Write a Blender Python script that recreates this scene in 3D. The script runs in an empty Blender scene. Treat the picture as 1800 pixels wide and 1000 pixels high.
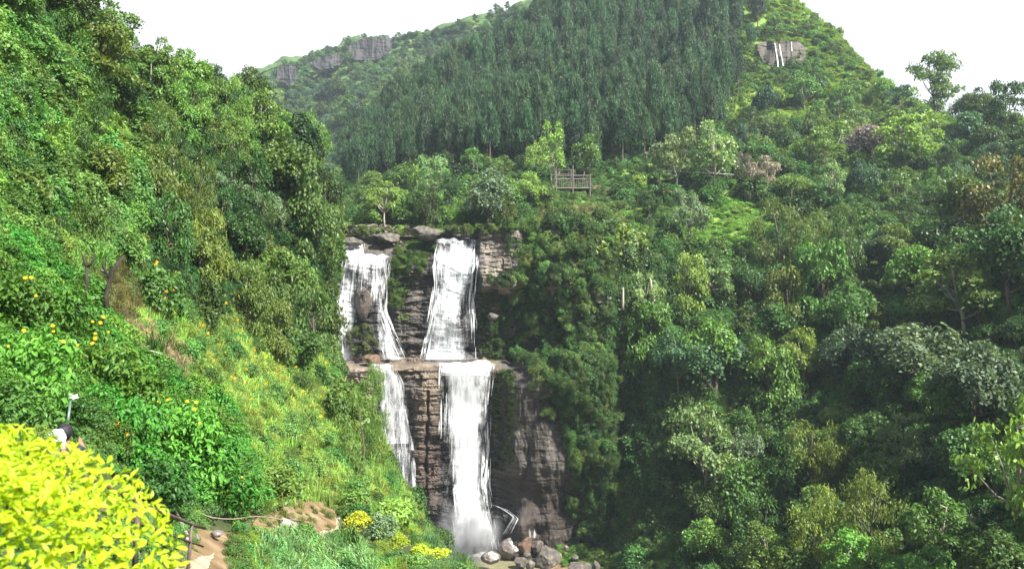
import bpy, math, random
import numpy as np
from mathutils import Vector, kdtree

# ------------------------------------------------------------------ camera, sky, sun, exposure
SC = bpy.context.scene
COL = SC.collection
FP = 1400.0                                   # focal length in pixels of an 1800 px wide frame
cam_d = bpy.data.cameras.new("camera"); cam = bpy.data.objects.new("camera", cam_d); COL.objects.link(cam)
cam.location = (0, 0, 0); cam.rotation_euler = (math.radians(90), 0, 0)
cam_d.sensor_width = 36; cam_d.lens = 36 * FP / 1800; cam_d.clip_start = 0.05; cam_d.clip_end = 6000
cam_d.dof.use_dof = True; cam_d.dof.focus_distance = 90; cam_d.dof.aperture_fstop = 4.0
SC.camera = cam

SUN_DIR = Vector((0.52, -0.42, 0.75)).normalized()          # towards the sun
elev = math.asin(SUN_DIR.z); rot = math.atan2(SUN_DIR.x, SUN_DIR.y)
sl = bpy.data.lights.new("sun", 'SUN'); sl.energy = 5.0; sl.angle = math.radians(0.6); sl.color = (1, 0.968, 0.90)
sun = bpy.data.objects.new("sun", sl); COL.objects.link(sun)
sun.rotation_euler = SUN_DIR.to_track_quat('Z', 'Y').to_euler(); sun.location = (60, -20, 120)

world = bpy.data.worlds.new("World"); SC.world = world; world.use_nodes = True
wn, wl = world.node_tree.nodes, world.node_tree.links
for n in list(wn): wn.remove(n)
wo = wn.new('ShaderNodeOutputWorld'); bg = wn.new('ShaderNodeBackground'); bg.inputs[1].default_value = 0.085
skyt = wn.new('ShaderNodeTexSky'); skyt.sky_type = 'NISHITA'; skyt.sun_disc = False
skyt.sun_elevation = elev; skyt.sun_rotation = rot; skyt.dust_density = 2.0
geo = wn.new('ShaderNodeNewGeometry'); sep = wn.new('ShaderNodeSeparateXYZ'); wl.new(geo.outputs['Incoming'], sep.inputs[0])
inv = wn.new('ShaderNodeMath'); inv.operation = 'ABSOLUTE'; wl.new(sep.outputs[2], inv.inputs[0])
rampw = wn.new('ShaderNodeMapRange'); rampw.inputs[1].default_value = 0.36; rampw.inputs[2].default_value = 0.62
rampw.inputs[3].default_value = 0.95; rampw.inputs[4].default_value = 0.0
wl.new(inv.outputs[0], rampw.inputs[0])
mixw = wn.new('ShaderNodeMix'); mixw.data_type = 'RGBA'
wl.new(rampw.outputs[0], mixw.inputs[0]); wl.new(skyt.outputs[0], mixw.inputs[6])
mixw.inputs[7].default_value = (5.1, 5.3, 5.5, 1)             # bright thin cloud veil
wl.new(mixw.outputs[2], bg.inputs[0]); wl.new(bg.outputs[0], wo.inputs[0])

vs = SC.view_settings
vs.view_transform = 'Standard'; vs.look = 'None'; vs.gamma = 1; vs.use_curve_mapping = False; vs.exposure = 1.6
SC.render.engine = 'CYCLES'
cy = SC.cycles
cy.max_bounces = 5; cy.diffuse_bounces = 2; cy.glossy_bounces = 1; cy.transmission_bounces = 2
cy.transparent_max_bounces = 24; cy.volume_bounces = 0; cy.use_adaptive_sampling = True; cy.adaptive_threshold = 0.01
cy.use_denoising = True; cy.caustics_reflective = False; cy.caustics_refractive = False
SC.render.use_persistent_data = False

# ------------------------------------------------------------------ helpers
RNG = np.random.default_rng(7)
def W(px, py, Y): return np.array([(px - 900) / FP * Y, Y, (500 - py) / FP * Y], float)
def proj(P):
    P = np.asarray(P); return 900 + FP * P[..., 0] / P[..., 1], 500 - FP * P[..., 2] / P[..., 1]
def tag(o, label=None, cat=None, group=None, kind=None):
    if label: o['label'] = label
    if cat: o['category'] = cat
    if group: o['group'] = group
    if kind: o['kind'] = kind
    return o
def empty(name, loc=(0, 0, 0), rz=0.0, sc=None):
    o = bpy.data.objects.new(name, None); COL.objects.link(o); o.location = Vector(loc); o.rotation_euler = (0, 0, rz)
    if sc is not None: o.scale = sc
    o.empty_display_size = 0.2
    return o
def mesh(name, V, Fc, mats=(), midx=None, tone=None, col=None, uv=None, smooth=False):
    """V (n,3); Fc (m,k) array or list of arrays of differing k"""
    me = bpy.data.meshes.new(name)
    V = np.asarray(V, np.float32)
    Fl = [np.asarray(f, np.int32) for f in (Fc if isinstance(Fc, list) else [Fc]) if len(f)]
    me.vertices.add(len(V)); me.vertices.foreach_set('co', V.ravel())
    loops = np.concatenate([f.ravel() for f in Fl]); tot = np.concatenate([np.full(len(f), f.shape[1], np.int32) for f in Fl])
    st = np.concatenate([[0], np.cumsum(tot)[:-1]]).astype(np.int32)
    me.loops.add(len(loops)); me.loops.foreach_set('vertex_index', loops)
    me.polygons.add(len(tot)); me.polygons.foreach_set('loop_start', st)
    try: me.polygons.foreach_set('loop_total', tot)
    except Exception: pass
    if midx is not None: me.polygons.foreach_set('material_index', np.asarray(midx, np.int32))
    me.polygons.foreach_set('use_smooth', np.full(len(tot), bool(smooth)))
    for m in mats: me.materials.append(m)
    if tone is not None:
        a = me.attributes.new('tone', 'FLOAT', 'POINT'); a.data.foreach_set('value', np.asarray(tone, np.float32))
    if col is not None:
        a = me.attributes.new('tint', 'FLOAT_COLOR', 'POINT')
        c = np.ones((len(V), 4), np.float32); c[:, :3] = col; a.data.foreach_set('color', c.ravel())
    if uv is not None:
        u = me.uv_layers.new(name='UVMap'); u.data.foreach_set('uv', np.asarray(uv, np.float32)[loops].ravel())
    me.update(calc_edges=True); me.validate()
    return me
def link(name, me, parent=None, loc=None):
    o = bpy.data.objects.new(name, me); COL.objects.link(o)
    if parent: o.parent = parent
    if loc is not None: o.location = Vector(loc)
    return o
# lattice value noise
def _h(i, j, k, s):
    n = (i * 374761393 + j * 668265263 + k * 2147483647 + s * 974634777) & 0xffffffff
    n = ((n ^ (n >> 13)) * 1274126177) & 0xffffffff
    return ((n ^ (n >> 16)) & 0xffff) / 65535.0
def vnoise(P, s=0):
    P = np.asarray(P, float); I = np.floor(P).astype(np.int64); f = P - I; f = f * f * (3 - 2 * f)
    r = 0
    for a in (0, 1):
        for b in (0, 1):
            for c in (0, 1):
                w = (f[..., 0] if a else 1 - f[..., 0]) * (f[..., 1] if b else 1 - f[..., 1]) * (f[..., 2] if c else 1 - f[..., 2])
                r = r + w * _h(I[..., 0] + a, I[..., 1] + b, I[..., 2] + c, s)
    return r * 2 - 1
def fbm(P, s=0, o=4):
    r = 0; a = 0.5
    for k in range(o):
        r = r + a * vnoise(np.asarray(P) * 2 ** k + 17.3 * k, s + k); a *= 0.5
    return r
def tube(path, rad, sides=6):
    path = np.asarray(path, float); rad = np.broadcast_to(np.asarray(rad, float), (len(path),))
    V = []; Fq = []
    for i, p in enumerate(path):
        t = path[min(i + 1, len(path) - 1)] - path[max(i - 1, 0)]; t = t / (np.linalg.norm(t) + 1e-9)
        a = np.cross(t, [0.3, 1, 0.11]); a /= np.linalg.norm(a) + 1e-9; b = np.cross(t, a)
        for k in range(sides):
            q = 2 * math.pi * k / sides
            V.append(p + rad[i] * (math.cos(q) * a + math.sin(q) * b))
    for i in range(len(path) - 1):
        for k in range(sides):
            k2 = (k + 1) % sides
            Fq.append((i * sides + k, i * sides + k2, (i + 1) * sides + k2, (i + 1) * sides + k))
    n = len(V); V += [path[0], path[-1]]
    T = []
    for k in range(sides):
        k2 = (k + 1) % sides
        T.append((n, k2, k)); T.append((n + 1, (len(path) - 1) * sides + k, (len(path) - 1) * sides + k2))
    return np.array(V), np.array(Fq), np.array(T)
def join(parts):
    """parts: list of (V,quads,tris) -> one"""
    V = []; Q = []; T = []; n = 0
    for v, q, t in parts:
        V.append(v)
        if len(q): Q.append(np.asarray(q) + n)
        if len(t): T.append(np.asarray(t) + n)
        n += len(v)
    return np.concatenate(V), (np.concatenate(Q) if Q else np.zeros((0, 4), int)), (np.concatenate(T) if T else np.zeros((0, 3), int))
def box(c, s, R=None):
    s = np.asarray(s) / 2
    v = np.array([(x, y, z) for x in (-1, 1) for y in (-1, 1) for z in (-1, 1)]) * s
    if R is not None: v = v @ np.asarray(R).T
    q = [(0, 1, 3, 2), (4, 6, 7, 5), (0, 4, 5, 1), (2, 3, 7, 6), (0, 2, 6, 4), (1, 5, 7, 3)]
    return v + np.asarray(c), np.array(q), np.zeros((0, 3), int)
def solid(name, prm, mat, parent=None, smooth=False):
    V, Q, T = prm
    return link(name, mesh(name, V, [Q, T], [mat], smooth=smooth), parent)

# ------------------------------------------------------------------ materials
def mat(name):
    m = bpy.data.materials.new(name); m.use_nodes = True; nt = m.node_tree
    for n in list(nt.nodes): nt.nodes.remove(n)
    return m, nt.nodes, nt.links, nt.nodes.new('ShaderNodeOutputMaterial')
def mul(nd, lk, a, b):
    x = nd.new('ShaderNodeMix'); x.data_type = 'RGBA'; x.blend_type = 'MULTIPLY'; x.inputs[0].default_value = 1
    for s, v in ((6, a), (7, b)):
        if isinstance(v, tuple): x.inputs[s].default_value = v
        else: lk.new(v, x.inputs[s])
    return x.outputs[2]
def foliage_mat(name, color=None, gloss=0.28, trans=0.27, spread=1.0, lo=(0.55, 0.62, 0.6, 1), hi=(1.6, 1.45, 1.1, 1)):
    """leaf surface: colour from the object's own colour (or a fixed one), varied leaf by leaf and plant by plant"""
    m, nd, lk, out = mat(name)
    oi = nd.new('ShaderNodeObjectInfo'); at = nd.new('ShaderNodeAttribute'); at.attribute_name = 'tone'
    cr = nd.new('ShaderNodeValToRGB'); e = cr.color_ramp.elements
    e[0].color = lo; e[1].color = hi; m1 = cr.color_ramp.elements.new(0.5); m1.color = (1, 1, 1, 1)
    lk.new(at.outputs['Fac'], cr.inputs[0])
    base = oi.outputs['Color'] if color is None else (*color, 1)
    c = mul(nd, lk, cr.outputs[0], base)
    hs = nd.new('ShaderNodeHueSaturation')
    mr = nd.new('ShaderNodeMapRange'); mr.inputs[3].default_value = 0.5 - 0.022 * spread; mr.inputs[4].default_value = 0.5 + 0.022 * spread
    lk.new(oi.outputs['Random'], mr.inputs[0]); lk.new(mr.outputs[0], hs.inputs['Hue'])
    r2 = nd.new('ShaderNodeMath'); r2.operation = 'MULTIPLY'; r2.inputs[1].default_value = 7.31; lk.new(oi.outputs['Random'], r2.inputs[0])
    fr = nd.new('ShaderNodeMath'); fr.operation = 'FRACT'; lk.new(r2.outputs[0], fr.inputs[0])
    mv = nd.new('ShaderNodeMapRange'); mv.inputs[3].default_value = 1 - 0.36 * spread; mv.inputs[4].default_value = 1 + 0.36 * spread
    lk.new(fr.outputs[0], mv.inputs[0]); lk.new(mv.outputs[0], hs.inputs['Value']); lk.new(c, hs.inputs['Color'])
    d = nd.new('ShaderNodeBsdfPrincipled'); d.inputs['Roughness'].default_value = 0.48
    d.inputs['Specular IOR Level'].default_value = gloss
    lk.new(hs.outputs[0], d.inputs['Base Color'])
    tr = nd.new('ShaderNodeBsdfTranslucent'); lk.new(mul(nd, lk, hs.outputs[0], (1.5, 1.5, 0.7, 1)), tr.inputs[0])
    mx = nd.new('ShaderNodeMixShader'); mx.inputs[0].default_value = trans
    lk.new(d.outputs[0], mx.inputs[1]); lk.new(tr.outputs[0], mx.inputs[2]); lk.new(mx.outputs[0], out.inputs[0])
    return m
def noise_mat(name, cols, scale=1.0, stretch=(1, 1, 1), rough=0.9, bump=0.3, detail=8, tint=False, spec=0.2, dist=0.2):
    m, nd, lk, out = mat(name)
    tc = nd.new('ShaderNodeNewGeometry'); mp = nd.new('ShaderNodeMapping'); mp.inputs['Scale'].default_value = stretch
    lk.new(tc.outputs['Position'], mp.inputs[0])
    nz = nd.new('ShaderNodeTexNoise'); nz.inputs['Scale'].default_value = scale; nz.inputs['Detail'].default_value = detail
    nz.inputs['Roughness'].default_value = 0.65; nz.inputs['Distortion'].default_value = dist; lk.new(mp.outputs[0], nz.inputs[0])
    cr = nd.new('ShaderNodeValToRGB'); el = cr.color_ramp.elements
    while len(el) < len(cols): el.new(0.5)
    for i, c in enumerate(cols):
        el[i].position = 0.3 + 0.4 * i / max(1, len(cols) - 1); el[i].color = (*c, 1)
    lk.new(nz.outputs[0], cr.inputs[0]); c = cr.outputs[0]
    if tint:
        at = nd.new('ShaderNodeAttribute'); at.attribute_name = 'tint'; c = mul(nd, lk, c, at.outputs['Color'])
    b = nd.new('ShaderNodeBsdfPrincipled'); b.inputs['Roughness'].default_value = rough; b.inputs['Specular IOR Level'].default_value = spec
    lk.new(c, b.inputs['Base Color'])
    if bump:
        bp = nd.new('ShaderNodeBump'); bp.inputs['Strength'].default_value = 0.8; bp.inputs['Distance'].default_value = bump
        lk.new(nz.outputs[0], bp.inputs['Height']); lk.new(bp.outputs[0], b.inputs['Normal'])
    lk.new(b.outputs[0], out.inputs[0])
    return m
FOL = foliage_mat('leaf_surface')
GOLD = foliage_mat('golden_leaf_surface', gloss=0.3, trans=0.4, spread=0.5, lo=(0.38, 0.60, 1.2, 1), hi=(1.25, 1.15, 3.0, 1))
BARK = noise_mat('bark', [(0.05, 0.038, 0.027), (0.14, 0.115, 0.09)], 6, (1, 1, 0.3), bump=0.02)
PALEBARK = noise_mat('pale_bark', [(0.16, 0.14, 0.11), (0.38, 0.34, 0.28)], 5, (1, 1, 0.3), bump=0.02)
DARKBARK = noise_mat('dark_bark', [(0.02, 0.017, 0.014), (0.06, 0.05, 0.04)], 8, (1, 1, 0.3), bump=0.02)
FLOWER = noise_mat('yellow_petal', [(0.62, 0.30, 0.01), (0.72, 0.44, 0.015)], 20, bump=0)
SOIL = noise_mat('hillside_soil', [(0.02, 0.03, 0.012), (0.045, 0.06, 0.02), (0.07, 0.07, 0.035)], 0.35, bump=0.3)
GRASSY = noise_mat('hillside_grass', [(0.05, 0.10, 0.02), (0.10, 0.17, 0.03), (0.16, 0.22, 0.05)], 0.12, bump=0.8)
EARTH = noise_mat('bare_earth', [(0.08, 0.055, 0.028), (0.17, 0.115, 0.06), (0.26, 0.195, 0.12)], 0.9, bump=0.03)
PATHM = noise_mat('concrete_path', [(0.22, 0.18, 0.12), (0.34, 0.28, 0.19)], 1.3, bump=0.01)
MUD = noise_mat('wet_mud', [(0.13, 0.095, 0.05), (0.2, 0.15, 0.08)], 1.1, rough=0.35, bump=0.01, spec=0.5)
ROCKM = noise_mat('cliff_rock', [(0.3, 0.28, 0.27), (0.8, 0.76, 0.7), (1.35, 1.3, 1.22)], 0.55, (0.45, 0.45, 2.2), rough=0.75, bump=0.22, tint=True, spec=0.35, dist=0.5)
BOULD = noise_mat('boulder_rock', [(0.035, 0.033, 0.029), (0.085, 0.077, 0.065), (0.19, 0.168, 0.137)], 1.1, rough=0.8, bump=0.08)
WETB = noise_mat('wet_boulder_rock', [(0.035, 0.03, 0.028), (0.09, 0.075, 0.062), (0.15, 0.12, 0.1)], 1.3, rough=0.4, bump=0.08, spec=0.5)
RUSTB = noise_mat('brown_boulder_rock', [(0.08, 0.05, 0.035), (0.17, 0.11, 0.075)], 1.3, rough=0.6, bump=0.08)
WOOD = noise_mat('weathered_wood', [(0.07, 0.06, 0.05), (0.17, 0.15, 0.13)], 4, (1, 1, 0.2), bump=0.01)
RAILM = noise_mat('brown_painted_rail', [(0.06, 0.04, 0.035), (0.12, 0.09, 0.075)], 9, bump=0.003, rough=0.5)
ROPEM = noise_mat('pale_hose', [(0.17, 0.14, 0.10), (0.25, 0.21, 0.16)], 9, bump=0)
SHIRT = noise_mat('white_cotton', [(0.72, 0.7, 0.76), (0.84, 0.83, 0.86)], 14, bump=0.01)
SKIN = noise_mat('brown_skin', [(0.2, 0.11, 0.07), (0.25, 0.14, 0.09)], 14, bump=0)
HAIR = noise_mat('black_hair', [(0.008, 0.008, 0.01), (0.035, 0.033, 0.038)], 22, (1, 1, 4), bump=0.01, rough=0.45)
TROUS = noise_mat('dark_cloth', [(0.02, 0.022, 0.03), (0.04, 0.042, 0.05)], 14, bump=0)
GREYP = noise_mat('grey_green_metal', [(0.05, 0.09, 0.07), (0.10, 0.15, 0.125)], 14, bump=0, rough=0.4, spec=0.5)
SILVER = noise_mat('pale_grey_plastic', [(0.5, 0.51, 0.53), (0.62, 0.63, 0.65)], 14, bump=0, rough=0.4)

# ------------------------------------------------------------------ terrain sheets
def catmull(A, n, axis):
    A = np.moveaxis(A, axis, 0); m = len(A); t = np.linspace(0, m - 1 - 1e-6, n); i = t.astype(int); f = (t - i).reshape(-1, *([1] * (A.ndim - 1)))
    g = lambda k: A[np.clip(k, 0, m - 1)]
    p0, p1, p2, p3 = g(i - 1), g(i), g(i + 1), g(i + 2)
    r = 0.5 * (2 * p1 + (p2 - p0) * f + (2 * p0 - 5 * p1 + 4 * p2 - p3) * f ** 2 + (3 * p1 - p0 - 3 * p2 + p3) * f ** 3)
    lin = p1 * (1 - f) + p2 * f
    return np.moveaxis(0.6 * r + 0.4 * lin, 0, axis)
class Sheet:
    def __init__(s, ctrl, NR, NC, name, m, amp, ns, seed, tint=None):
        G = catmull(catmull(ctrl, NR, 0), NC, 1)
        du = np.gradient(G, axis=0); dv = np.gradient(G, axis=1); N = np.cross(du, dv); N /= np.linalg.norm(N, axis=-1, keepdims=True) + 1e-9
        dist = np.clip(G[..., 1], 4, 1e9)
        G = G + N * (fbm(G / ns, seed, 5) * amp * np.clip(dist / 60, 0.12, 1.6))[..., None]
        s.G = G; s.NR, s.NC = NR, NC; s.N = N
        idx = np.arange(NR * NC).reshape(NR, NC)
        Q = np.stack([idx[:-1, :-1], idx[:-1, 1:], idx[1:, 1:], idx[1:, :-1]], -1).reshape(-1, 4)
        s.obj = link(name, mesh(name, G.reshape(-1, 3), Q, [m], smooth=True)); tag(s.obj, kind='structure')
        px, py = proj(np.where(G[..., 1:2] > 1, G, np.array([0, 1, 0]))); s.px, s.py = px, py
        s.kd = kdtree.KDTree(NR * NC)
        ok = (G[..., 1] > 1)
        for k, (a, b, o) in enumerate(zip(px.ravel(), py.ravel(), ok.ravel())):
            s.kd.insert((a, b, 0) if o else (1e6, 1e6, 0), k)
        s.kd.balance()
    def at(s, px, py):
        best = None
        for co, k, d in s.kd.find_n((px, py, 0), 6):
            Y = s.G.reshape(-1, 3)[k, 1]
            if d < 40 and (best is None or Y < best): best = Y
        if best is None:
            co, k, d = s.kd.find((px, py, 0)); best = s.G.reshape(-1, 3)[k, 1]
        return W(px, py, best)
    def sample(s, poly, n, rng, clump=0.0, seed=0):
        """n points on the sheet inside an image polygon, spread evenly as seen"""
        m = 60000
        r = rng.random(m) * (s.NR - 1.001); c = rng.random(m) * (s.NC - 1.001); i = r.astype(int); j = c.astype(int); f = (r - i)[:, None]; g = (c - j)[:, None]
        G = s.G; P = G[i, j] * (1 - f) * (1 - g) + G[i + 1, j] * f * (1 - g) + G[i, j + 1] * (1 - f) * g + G[i + 1, j + 1] * f * g
        P1 = G[i + 1, j]; P2 = G[i, j + 1]
        ok = (P[:, 1] > 1.5) & (P1[:, 1] > 1) & (P2[:, 1] > 1) & (G[i, j][:, 1] > 1)
        P = P[ok]; a = np.stack(proj(G[i, j][ok]), -1); b = np.stack(proj(P1[ok]), -1); cc = np.stack(proj(P2[ok]), -1)
        area = np.abs((b - a)[:, 0] * (cc - a)[:, 1] - (b - a)[:, 1] * (cc - a)[:, 0])
        px, py = proj(P); ins = inpoly(px, py, poly)
        P = P[ins]; area = area[ins]
        if clump: area = area * np.clip(0.5 + clump * fbm(P / 6.0, 50 + seed, 3), 0, 1)
        if len(P) == 0 or area.sum() <= 0: return np.zeros((0, 3))
        k = rng.choice(len(P), size=min(n, int((area > 0).sum())), replace=False, p=area / area.sum())
        return P[k]
def inpoly(px, py, poly):
    px = np.asarray(px); py = np.asarray(py); r = np.zeros(px.shape, bool); n = len(poly)
    for i in range(n):
        x1, y1 = poly[i]; x2, y2 = poly[(i + 1) % n]
        if y1 == y2: continue
        c = ((y1 > py) != (y2 > py)) & (px < (x2 - x1) * (py - y1) / (y2 - y1) + x1); r ^= c
    return r
def ctrl_cols(cols):
    return np.array([[W(*p) for p in c] for c in cols]).transpose(1, 0, 2)       # rows x cols

Lc = [
 [(-300,-350,60),(-250,-250,40),(-230,-50,32),(-220,150,26),(-200,350,20),(-180,550,15),(-150,750,10),(-120,950,7),(-100,1150,4)],
 [(-20,-130,75),(0,-80,52),(0,60,46),(0,220,40),(0,380,33),(0,520,24),(0,660,15),(20,850,10),(60,1150,5)],
 [(130,20,90),(150,70,64),(150,190,58),(150,310,50),(150,430,42),(160,560,33),(170,690,21),(180,850,13.5),(200,1150,6.5)],
 [(260,130,105),(280,150,78),(280,250,72),(275,350,64),(270,460,56),(270,590,45),(270,720,32),(270,870,19),(290,1150,8)],
 [(380,180,120),(400,190,92),(400,280,86),(400,380,79),(395,490,71),(395,610,60),(400,740,45),(390,890,25),(360,1150,9.5)],
 [(470,225,140),(500,250,107),(510,330,101),(510,430,95),(505,540,87),(510,650,75),(530,770,58),(520,890,35),(480,1150,14)],
 [(530,290,150),(555,330,117),(565,400,112),(565,490,108),(560,590,100),(590,690,87),(630,800,70),(650,910,46),(640,1150,20)],
 [(540,360,155),(566,390,125),(570,450,122),(566,540,118),(570,640,112),(620,730,98),(675,850,80),(750,935,64),(1000,1150,34)],
 [(530,400,165),(552,410,150),(556,470,140),(548,560,135),(550,660,130),(600,760,122),(650,880,108),(740,985,96),(1050,1300,50)]]
LC = ctrl_cols(Lc)
xs = np.linspace(-8, 5, len(Lc))
LC = np.concatenate([LC, np.array([[(x, 2.4, -1.75) for x in xs]]), np.array([[(x, -5, -1.65) for x in xs]])], 0)
L = Sheet(LC, 170, 130, 'hillside_ground', SOIL, 1.6, 9, 3)

rowsM = {
 380:[(1100,160),(800,165),(500,168),(425,170),(405,190),(385,215),(375,240),(368,260),(362,280),(380,340)],
 560:[(1100,160),(800,165),(500,165),(415,166),(395,185),(370,205),(355,235),(345,260),(335,285),(360,340)],
 640:[(1100,160),(800,162),(500,162),(409,164),(388,185),(355,212),(330,240),(300,265),(270,290),(300,350)],
 720:[(1100,160),(800,162),(500,162),(409,163),(385,185),(345,212),(310,240),(260,275),(200,315),(240,380)],
 850:[(1100,160),(800,162),(500,162),(412,162),(385,183),(330,212),(285,240),(215,285),(130,345),(180,420)],
 930:[(1100,162),(900,164),(660,164),(425,166),(385,182),(310,215),(265,240),(180,290),(75,360),(120,440)],
 1050:[(1060,140),(940,150),(660,156),(470,158),(390,184),(320,212),(275,238),(140,300),(-70,400),(-60,480)],
 1200:[(1060,105),(940,132),(680,146),(470,160),(400,182),(330,212),(270,245),(140,315),(-80,420),(-70,500)],
 1350:[(1060,92),(930,118),(700,140),(500,158),(410,180),(350,210),(270,260),(140,330),(-20,420),(0,500)],
 1450:[(1060,86),(920,108),(720,132),(500,154),(420,176),(360,205),(280,255),(170,320),(45,385),(80,470)],
 1540:[(1060,80),(900,102),(720,126),(520,148),(430,170),(370,200),(300,245),(220,300),(140,350),(180,430)],
 1650:[(1060,72),(880,94),(700,116),(520,138),(440,160),(380,190),(320,225),(260,265),(205,305),(240,380)],
 1800:[(1080,60),(880,80),(700,100),(540,120),(450,140),(400,160),(350,185),(300,210),(255,235),(280,300)],
 2100:[(1150,48),(950,62),(760,80),(600,98),(500,115),(440,132),(390,150),(350,168),(320,185),(340,240)]}
MC = ctrl_cols([[(px, a, b) for a, b in v] for px, v in rowsM.items()])
M = Sheet(MC, 200, 300, 'mountain_ground', GRASSY, 3.0, 16, 11)

ridge = [(250,230),(350,190),(440,150),(470,134),(500,116),(560,99),(620,76),(690,66),(760,58),(830,42),(900,24),(960,2),(1050,-40),(1200,-80)]
NCc = []
for px, ry in ridge:
    wv = 14 * math.sin(px / 37.0) + 9 * math.sin(px / 17.0 + 1)
    NCc.append([(px, 460, 330), (px, 400, 380), (px, ry + 0.72 * (400 - ry), 440 + wv), (px, ry + 0.45 * (400 - ry), 520 + wv * 1.6),
                (px, ry + 0.22 * (400 - ry), 600 + wv * 1.8), (px, ry + 0.10 * (400 - ry), 660 + wv), (px, ry + 2, 690), (px, ry, 705), (px, ry + 60, 860)])
RIDGEM = noise_mat('ridge_scrub', [(0.03, 0.06, 0.02), (0.055, 0.10, 0.03), (0.085, 0.13, 0.04)], 0.06, bump=0.8)
N = Sheet(ctrl_cols(NCc), 130, 200, 'distant_ridge', RIDGEM, 16, 55, 23)

# floor of the gorge, near bank and river
gx = np.linspace(-60, 110, 60); gy = np.linspace(20, 175, 60)
GX, GY = np.meshgrid(gx, gy)
GP = np.stack([GX, GY, np.full_like(GX, -48.2)], -1)
GP[..., 2] += 1.1 * fbm(GP / 9, 31, 4) - 2.6 * np.exp(-((GX + 6 - 0.05 * (GY - 140)) / 9.0) ** 2) - np.clip(150 - GY, 0, 99) * 0.09 + 1.4 * np.clip((GX - 4) / 14, 0, 1)
idx = np.arange(3600).reshape(60, 60)
fl = link('gorge_ground', mesh('gorge_ground', GP.reshape(-1, 3), np.stack([idx[:-1, :-1], idx[:-1, 1:], idx[1:, 1:], idx[1:, :-1]], -1).reshape(-1, 4), [EARTH], smooth=True)); tag(fl, kind='structure')
# far plain under everything, out to the horizon
V, Q, T = box((0, 1500, -75), (6000, 6000, 1)); pl = link('ground', mesh('ground', V, [Q], [SOIL])); tag(pl, kind='structure')

# ------------------------------------------------------------------ rock cliff of the falls
def ss(a, b, x): t = np.clip((x - a) / (b - a), 0, 1); return t * t * (3 - 2 * t)
def cliff_base(px, py):
    px = np.asarray(px, float); py = np.asarray(py, float); o_ = px * 0
    px0 = px; px = px + 9 * fbm(np.stack([py / 26, px / 60, o_], -1), 201, 3); py = py + 5 * fbm(np.stack([px0 / 30, o_, o_ + 4], -1), 203, 3)
    Y = 157.0 - 3.0 * ss(420, 470, py)                                  # upper tier leaning back at the lip
    Y = Y + 5.0 * (1 - ss(425, 452, py)) * (1 - ss(745, 762, px))        # stepped slabs above the left fall
    Y = Y - 6.3 * ss(628, 652, py)                                       # the ledge
    Y = Y + 1.8 * ss(655, 720, py) - 0.5 * ss(860, 960, py)
    Y = Y - 1.6 * np.exp(-((px - 742) / 24.0) ** 2) * ss(650, 690, py)    # buttress between the lower falls
    Y = Y + 1.2 * np.exp(-((px - 750) / 2.5) ** 2) * ss(670, 700, py)     # crack in it
    Y = Y - 2.2 * np.exp(-((px - 642) / 15.0) ** 2) * ss(505, 515, py) * (1 - ss(548, 556, py))   # dark block in the left fall
    Y = Y - 2.0 * ss(555, 625, py) * (1 - ss(628, 640, py)) * ss(600, 640, px) * (1 - ss(740, 760, px))
    Y = Y - 3.0 * ss(838, 846, px) * (1 - ss(500, 520, py)) * (1 - ss(905, 925, px))               # pale block by the right fall
    Y = Y - 1.0 * ss(688, 705, px) * (1 - ss(748, 758, px)) * ss(520, 530, py) * (1 - ss(600, 612, py))
    wing = ss(868, 915, px) * ss(640, 690, py)
    Y = Y - 6.5 * wing + 3.0 * ss(868, 915, px) * ss(810, 900, py)        # right wing and its overhang
    Y = Y - 5.0 * ss(905, 1010, px) * (1 - ss(640, 700, py))
    Y = Y - 3.0 * (1 - ss(560, 600, px))
    Y = Y - 4.0 * np.exp(-((px - 800) / 42.0) ** 2) * ss(872, 885, py) * (1 - 0.2 * ss(950, 980, py))   # rock step low in the right fall
    Y = Y - 3.5 * np.clip(1 - np.abs(px - 905) / 45, 0, 1) * ss(885, 925, py)
    Y = Y + 0.8 * ss(662, 668, px) * (1 - ss(672, 676, px)) * (1 - ss(445, 630, py))
    return Y
def strata(X, Z):
    d = 0
    for h, wx, am, sd in ((2.3, 7.0, 0.75, 5), (0.9, 2.6, 0.42, 9), (0.42, 1.1, 0.2, 15)):
        q = np.stack([X / 14, Z * 0 + sd, Z / 14], -1)
        zz = Z / h + 2.2 * fbm(q, sd, 3) + 0.12 * X / 6
        iz = np.floor(zz); fx = X / wx + _h(iz.astype(np.int64), iz.astype(np.int64) * 0, iz.astype(np.int64) * 0 + 3, sd) * 9 + 0.5 * fbm(np.stack([X / 3, iz, Z / 3], -1), sd + 2, 2)
        ix = np.floor(fx); r = _h(ix.astype(np.int64), iz.astype(np.int64), (ix * 0).astype(np.int64), sd + 1)
        ex = np.minimum(fx - ix, 1 - fx + ix); ez = np.minimum(zz - iz, 1 - zz + iz)
        d = d + am * (r - 0.5) * 1.6 - am * 0.55 * (np.clip(1 - ez / 0.13, 0, 1) + 0.3 * np.clip(1 - ex / 0.06, 0, 1))
    return d
def cliff_Y(px, py, detail=True):
    px = np.asarray(px, float); py = np.asarray(py, float)
    Y = cliff_base(px, py)
    X = (px - 900) / FP * Y; Z = (500 - py) / FP * Y
    wg = ss(870, 900, px) * ss(650, 680, py)
    if detail: Y = Y - strata(X, Z) * (1 - 0.82 * wg) - wg * 1.3 * fbm(np.stack([X / 2.2, Z * 0, Z / 11], -1), 303, 4)
    Y = Y - 2.6 * fbm(np.stack([X / 6, Y * 0, Z / 7], -1), 77, 3)
    if detail: Y = Y - 1.0 * fbm(np.stack([X / 1.6, Y * 0 + 5, Z / 4.5], -1), 78, 4)
    return Y
NX, NY = 330, 400
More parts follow.
